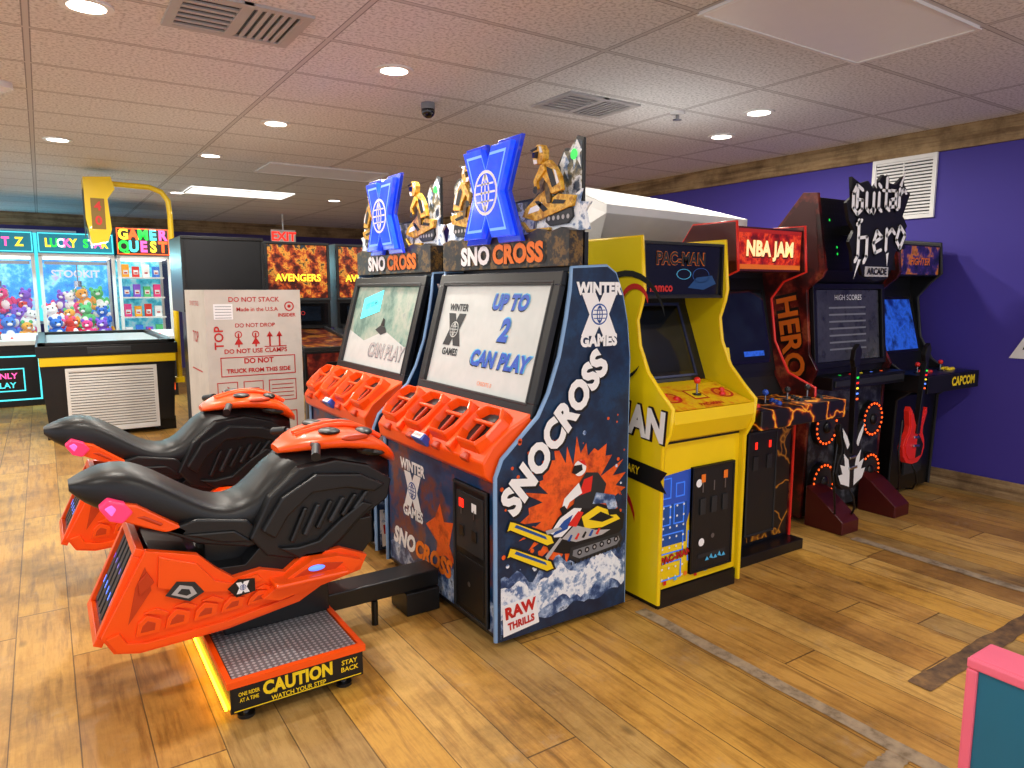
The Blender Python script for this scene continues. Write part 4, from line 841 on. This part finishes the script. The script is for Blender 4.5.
for k in range(3): a=2*math.pi*k/3+.5; b.poly([(-.21+.05*math.cos(a),.76+.05*math.sin(a)),(-.21+.05*math.cos(a+1.2),.76+.05*math.sin(a+1.2)),(-.21+.02*math.cos(a+.6),.76+.02*math.sin(a+.6))],M,TXR,.003)
b.poly([(-.07,.72),(.01,.72),(.01,.79),(-.07,.79)],M,TXR,.003)
for i in range(4): b.rect(.10,.26,.71+i*.03,.715+i*.03,M,TXR,.003)
bars(b,M,-.25,.28,.4,.6,.006,.003,TXR)
ML=FLEFT(-.335); b.text('DO NOT STACK',ML,.05,TXR,0,1.4,off=.003); b.rect(-.2,.2,.9,.91,ML,TXR,.003); b.text('TOP',ML,.12,TXR,0,1.15,off=.003)
b.rect(-.03,.03,-.4,.4,FTOP(1.5),mat('packing_tape','#c9b089',.3),.002)
b.obj('shipping_carton',loc=(1.28,5.72,0),bevel=.006,label='tall white cardboard shipping box printed with red handling marks',cat='cardboard box')

# ------------------------------------------------------------------ air hockey table
R=thing('air_hockey_table','black air hockey table with yellow arch and white louvered end','air hockey table',(.54,9.35,0)); W=.61; L2=1.1
b=B(); b.prism([(-W+.04,.12),(W-.04,.12),(W,.78),(-W,.78)],FFRONT(-L2+.05),-2*L2+.1,BLACK); b.box(-W,W,-L2,L2,.75,.84,YELLOW); b.box(-W-.02,W+.02,-L2-.01,L2+.01,.84,.95,BLACK); b.rect(-W+.08,W-.08,-L2+.1,L2-.1,FTOP(.95),LGREY,.002)
for u0,u1,v0,v1 in ((-W,W,-L2,-L2+.08),(-W,W,L2-.08,L2),(-W,-W+.07,-L2,L2),(W-.07,W,-L2,L2)): b.box(u0,u1,v0,v1,.95,.985,BLACK)
b.box(-.2,.2,-L2-.02,-L2+.0,.86,.93,DGREY); b.obj('table_body',R,.006)
b=B(); M=FFRONT(-L2+.04)
bars(b,M,-.40,.42,.06,.72,.03,.03,WHITE)
for i in range(22): z=.09+i*.028; b.prism([(-.38,z),(.4,z),(.4,z+.02),(-.38,z+.02)],M,.02,WHITE)
b.obj('louvered_panel',R)
for x in (-.5,.5):
    for yy in (-.9,.9):
        b=B(); b.box(x-.09,x+.09,yy-.09,yy+.09,0,.14,BLACK); b.obj('leg',R,.005)
b=B(); b.tube([(W+.05,-.95,.5),(W+.05,-.95,2.3),(W+.04,-.95,2.43),(W-.02,-.95,2.52),(W-.13,-.95,2.56),(.0,-.95,2.57),(-.1,-.95,2.57)],.028,YELLOW,12); b.box(W,W+.09,-1.0,-.9,.5,.56,YELLOW); b.obj('overhead_arch',R)
b=B(); b.prism([(-.12,2.6),(.12,2.62),(.15,2.5),(.08,2.4),(.10,2.1),(.06,1.98),(-.08,1.95),(-.12,2.2)],FFRONT(-1.1),-.3,YELLOW); M=FLEFT(-.12,-.95); b.rect(-.13,.13,2.02,2.5,M,BLACK,.004); M=FFRONT(-1.1); b.rect(-.07,.05,2.1,2.4,M,mat('score_art','#8a6a14',.4),.003); b.text('4',M,.12,REDB,-.01,2.32,off=.005,bold=.03); b.text('0',M,.12,REDB,-.01,2.18,off=.005,bold=.03)
b.obj('scoreboard',R,.01)

# ------------------------------------------------------------------ claw machines
def claw(xc,w,back,marq,tcol,label,base=BLACK,glowc=GPINK,backt=None,mcol=None,shelves=False,lamp=(.4,.9,1)):
    R=thing('prize_claw_machine',label,'claw machine',(xc,11.5,0)); h=w/2; F0=-.45
    b=B(); b.box(-h,h,F0,.45,0,.78,base); b.box(-h-.005,h+.005,F0-.02,.455,.72,.8,base); M=FFRONT(F0)
    bars(b,M,-h+.04,h-.04,.08,.66,.02,.006,glowc); b.rect(-h*.5,h*.5,.2,.5,M,DARKSCR,.004); bars(b,M,-h*.5,h*.5,.2,.5,.015,.008,GCYAN); b.text('ONLY',M,.1,GPINK,0,.4,bold=.02,off=.008); b.text('PLAY',M,.1,GCYAN,0,.28,bold=.02,off=.008)
    b.obj('machine_base',R,.006)
    b=B(); b.prism([(F0,.8),(F0-.14,.8),(F0-.14,.86),(F0,.95)],FSIDE(-h+.03),w-.06,WHITE); b.obj('control_shelf',R,.006); joystick(R,0,F0-.09,.88,REDB,.08); buttons(R,[(.12,F0-.09,.89)],GRED)
    b=B()
    for x in (-h,h-.04):
        for yy in (F0,.41): b.box(x,x+.04,yy,yy+.04,.8,1.95,WHITE)
    b.box(-h,h,F0,.45,1.93,1.97,WHITE); b.box(-h+.001,h-.001,F0+.001,.449,.78,.82,WHITE); b.obj('frame',R,.004)
    b=B(); b.box(-h+.04,h-.04,.40,.42,.82,1.93,back)
    if backt: b.text(backt,FFRONT(.40),.14,TXW,0,1.72,bold=.03,off=.004)
    b.box(-h+.05,h-.05,F0+.1,.35,1.915,1.925,GPANEL2); b.obj('backdrop',R)
    b=B(); b.rect(-h+.04,h-.04,.82,1.93,FFRONT(F0+.015),GLASS,0); b.rect(-.4,.4,.82,1.93,FLEFT(-h+.02),GLASS,0); b.rect(-.4,.4,.82,1.93,FSIDE(h-.02),GLASS,0); b.obj('glass_panel',R)
    if not shelves:
        b=B(); b.box(-h+.06,h-.06,-.03,.03,1.84,1.88,STEEL); b.cyl((0,0,1.86),(0,0,1.6),.008,STEEL); b.cyl((0,0,1.62),(0,0,1.54),.05,CHROME)
        for k in range(3):
            an=2*math.pi*k/3; c,s_=math.cos(an),math.sin(an); b.tube([(c*.03,s_*.03,1.55),(c*.1,s_*.1,1.5),(c*.11,s_*.11,1.42),(c*.04,s_*.04,1.36)],.008,CHROME,8)
        b.obj('claw',R)
    else:
        b=B()
        for z in (1.1,1.38,1.66): b.box(-h+.05,h-.05,-.1,.38,z,z+.02,WHITE)
        b.obj('shelf',R)
    b=B(); mh=2.24 if '\n' not in marq else 2.34; b.box(-h,h,F0-.03,.45,1.97,mh,mcol or BLACK); M=FFRONT(F0-.03); bars(b,M,-h+.01,h-.01,1.98,mh-.01,.012,.008,glowc)
    if '\n' in marq:
        cc=(GYEL,GORANGE,GGREEN,GCYAN,GPINK)
        for r,wd in enumerate(marq.split('\n')):
            for k,ch in enumerate(wd): b.text(ch,M,.2,cc[(k+r*2)%5],(k-2)*.12,2.245-r*.165,bold=.05,off=.006,sx=.85)
    else:
        cc=(GYEL,GGREEN,GWHITE2,GPINK,GYEL)
        st=.82*w/max(len(marq),1)
        for k,ch in enumerate(marq): b.text(ch,M,.15,cc[k%5],(k-(len(marq)-1)/2)*st,2.1,bold=.04,off=.006,sx=.85)
    b.obj('marquee',R,.004)
    area((xc,11.5+F0-.25,1.9),lamp,9,w,.1,(math.radians(-35),0,0))
GWHITE2=glow('glow_letter_white','#f4fbff',1.1)
MCY=glow('marquee_cyan','#0f7f98',.45)
claw(-.47,.86,BLUEPRIZE,'GIFTZ',GCYAN,'prize claw machine with cyan lights full of plush toys',base=BLACK,glowc=GCYAN,mcol=MCY)
claw(.43,.86,BLUEPRIZE,'LUCKY STAR',GGREEN,'prize claw machine with blue sea backdrop and plush toys',backt='STOOKIT',glowc=GCYAN,base=DGREY,mcol=MCY)
claw(1.22,.66,TEALPRIZE,'GAMER\nQUEST',GYEL,'glass prize machine with lit white shelves of boxed prizes',glowc=GORANGE,shelves=True,base=DGREY,mcol=mat('marquee_brown','#2a1a10',.4))
cols=['#f2f2f0','#e84a8a','#3f7bd8','#f0a93a','#8b5fd0','#d8423a','#5cc27a']
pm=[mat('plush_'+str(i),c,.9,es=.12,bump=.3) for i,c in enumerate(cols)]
proto=[]
for i,m in enumerate(pm):
    b=B(); m2=pm[(i+3)%7]; b.ell((0,0,.09),(.08,.07,.09),m); b.ell((0,-.01,.22),(.07,.065,.06),m)
    for sg in (-1,1): b.ell((sg*.05,0,.28),(.025,.015,.028),m2 if i%2 else m); b.ell((sg*.085,-.03,.11),(.025,.03,.05),m); b.ell((sg*.05,-.07,.03),(.03,.05,.03),m); b.ell((sg*.025,-.072,.235),(.008,.006,.01),TXK,nu=8,nv=6)
    b.ell((0,-.07,.205),(.025,.015,.018),pm[0]); b.ell((0,-.035,.09),(.05,.045,.06),pm[0])
    ob=b.obj('plush_toy',label='small stuffed animal toy in a claw machine pile',cat='plush toy',group='plush toys in the claw machines'); proto.append(ob)
n=0
for mc in (-.47,.43):
    for r,(zz,yy) in enumerate(((.82,-.3),(.82,-.1),(.98,-.12),(.82,.12),(1.03,.1),(1.2,.14))):
        for k in range(4):
            src=proto[(n*3+r)%7] if n>=7 else proto[n]; o=src if n<7 else src.copy()
            if n>=7: sc.collection.objects.link(o)
            s_=random.uniform(.9,1.2); o.scale=(s_,s_,s_)
            o.location=(mc-.27+k*.18+(r%2)*.02+random.uniform(-.02,.02),11.5+yy,zz); o.rotation_euler=(random.uniform(-.25,.1),random.uniform(-.35,.35),random.uniform(-.8,.8)); n+=1
for r,z in enumerate((.82,1.12,1.40,1.68)):
    for k in range(4):
        b=B(); b.box(-.045,.045,-.04,.04,0,.15+.03*((k+r)%2),pm[(k*2+r)%7]); b.rect(-.03,.03,.04,.1,FFRONT(-.04),TXW,.002); b.rect(-.02,.02,.05,.07,FFRONT(-.04),TXR,.003)
        b.obj('prize_box',loc=(1.22-.2+k*.13,11.5+.02,z),bevel=.003,label='small colourful boxed prize on a lit shelf',cat='prize box',group='boxed prizes on the shelves')

# ------------------------------------------------------------------ pinball machines
PINSIDE=art('pin_side_art',[(.35,'#1a0f0d'),(.5,'#5c1a12'),(.6,'#a06a22'),(.7,'#1c1212')],8)
def pinball(loc,label,t='AVENGERS'):
    R=thing('pinball_machine',label,'pinball machine',loc,0,'pinball machines'); h=.28
    b=B(); b.prism([(-.65,.55),(.65,.55),(.65,1.12),(-.65,.95)],FSIDE(-h),2*h,BLACK)
    for sg in (1,-1):
        S=FSIDE(h) if sg>0 else FLEFT(-h); b.poly([(q*sg,z) for q,z in ((-.6,.6),(.6,.6),(.6,1.05),(-.6,.9))],S,PINSIDE,.002); b.text(t,S,.16,TXR,0,.78,bold=.03,off=.004)
    M=FFRONT(-.65); b.rect(-.26,.26,.57,.93,M,REDART,.002); b.prism([(-.09,.6),(.09,.6),(.09,.85),(-.09,.85)],M,.02,BLACK); b.rect(-.05,-.02,.72,.78,M,GRED,.022); b.rect(.02,.05,.72,.78,M,GRED,.022); b.obj('cabinet_body',R,.004)
    b=B(); Tf=FR((0,-.65,.955),(1,0,0),(0,1.3,.17)); b.rect(-.25,.25,.08,1.1,Tf,PINSIDE,.003); bars(b,Tf,-.28,.28,0,1.2,.03,.03,DGREY); b.obj('playfield',R)
    for x in (-h+.02,h-.02):
        for y in (-.6,.6): b=B(); b.cyl((x,y,.6),(x,y,0),.02,STEEL,8,r2=.015); b.cyl((x,y,0),(x,y,.01),.03,STEEL); b.obj('leg',R)
    b=B(); b.cyl((.2,-.65,.8),(.2,-.74,.8),.01,CHROME); b.ell((.2,-.74,.8),(.018,.014,.018),CHROME); b.obj('plunger',R)
    b=B(); b.box(-.33,.33,.38,.66,1.1,1.98,BLACK); M=FFRONT(.38); b.rect(-.30,.30,1.42,1.95,M,BACKART,.004); bars(b,M,-.33,.33,1.39,1.98,.025,.012,DGREY)
    b.text(t,M,.10,TXK,0,1.62,bold=.09,off=.008,sx=.86); b.text(t,M,.10,TXR,0,1.62,bold=.07,off=.009,sx=.88); b.text(t,M,.10,GYEL,0,1.62,bold=.031,off=.011,sx=.95); b.rect(-.3,.3,1.14,1.36,M,BLACKG,.004); b.rect(-.22,.22,1.18,1.33,M,DARKSCR,.006); b.text('PRO',M,.06,TXR,0,1.26,off=.008)
    b.obj('backbox',R,.004)
pinball((2.2,6.9,0),'black pinball machine with fiery lit backglass'); pinball((2.95,6.95,0),'black pinball machine with fiery lit backglass')
R=thing('black_display_cabinet','large black arcade cabinet with wide dark screen head','arcade machine',(1.42,7.3,0))
b=B(); b.box(-.28,.28,-.3,.3,0,1.3,BLACK); b.rect(-.2,.2,.2,.9,FFRONT(-.3),DGREY,.003); b.obj('cabinet_body',R,.006)
b=B(); b.box(-.36,.36,-.36,.3,1.3,1.98,BLACK); bars(b,FFRONT(-.36),-.36,.36,1.3,1.98,.03,.015,BLACKR); b.rect(-.32,.32,1.34,1.94,FFRONT(-.36),BLACK,.002); b.obj('display_head',R,.006)

# ------------------------------------------------------------------ low pink/teal partition
b=B(); b.box(0,.13,-1.2,0,0,.5,PINK)
M=FLEFT(0); bars(b,M,0,1.2,0,.5,.03,.012,PINK); b.rect(.03,1.17,.03,.47,M,TEAL,.004)
b.obj('low_partition',loc=(2.06,.83,0),bevel=.006,label='low teal partition panel edged in pink',cat='partition')

# ------------------------------------------------------------------ camera, world
cam=bpy.data.cameras.new('camera'); cam.lens=24.8; cam.sensor_width=36
co=bpy.data.objects.new('camera',cam); sc.collection.objects.link(co); co.location=(0,0,1.5)
co.rotation_euler=Vector((.552*.9912,.834*.9912,-.1323)).to_track_quat('-Z','Y').to_euler(); sc.camera=co
w=bpy.data.worlds.new('world'); sc.world=w; w.use_nodes=True; bg=w.node_tree.nodes['Background']; bg.inputs[0].default_value=(.84,.88,1,1); bg.inputs[1].default_value=1.55
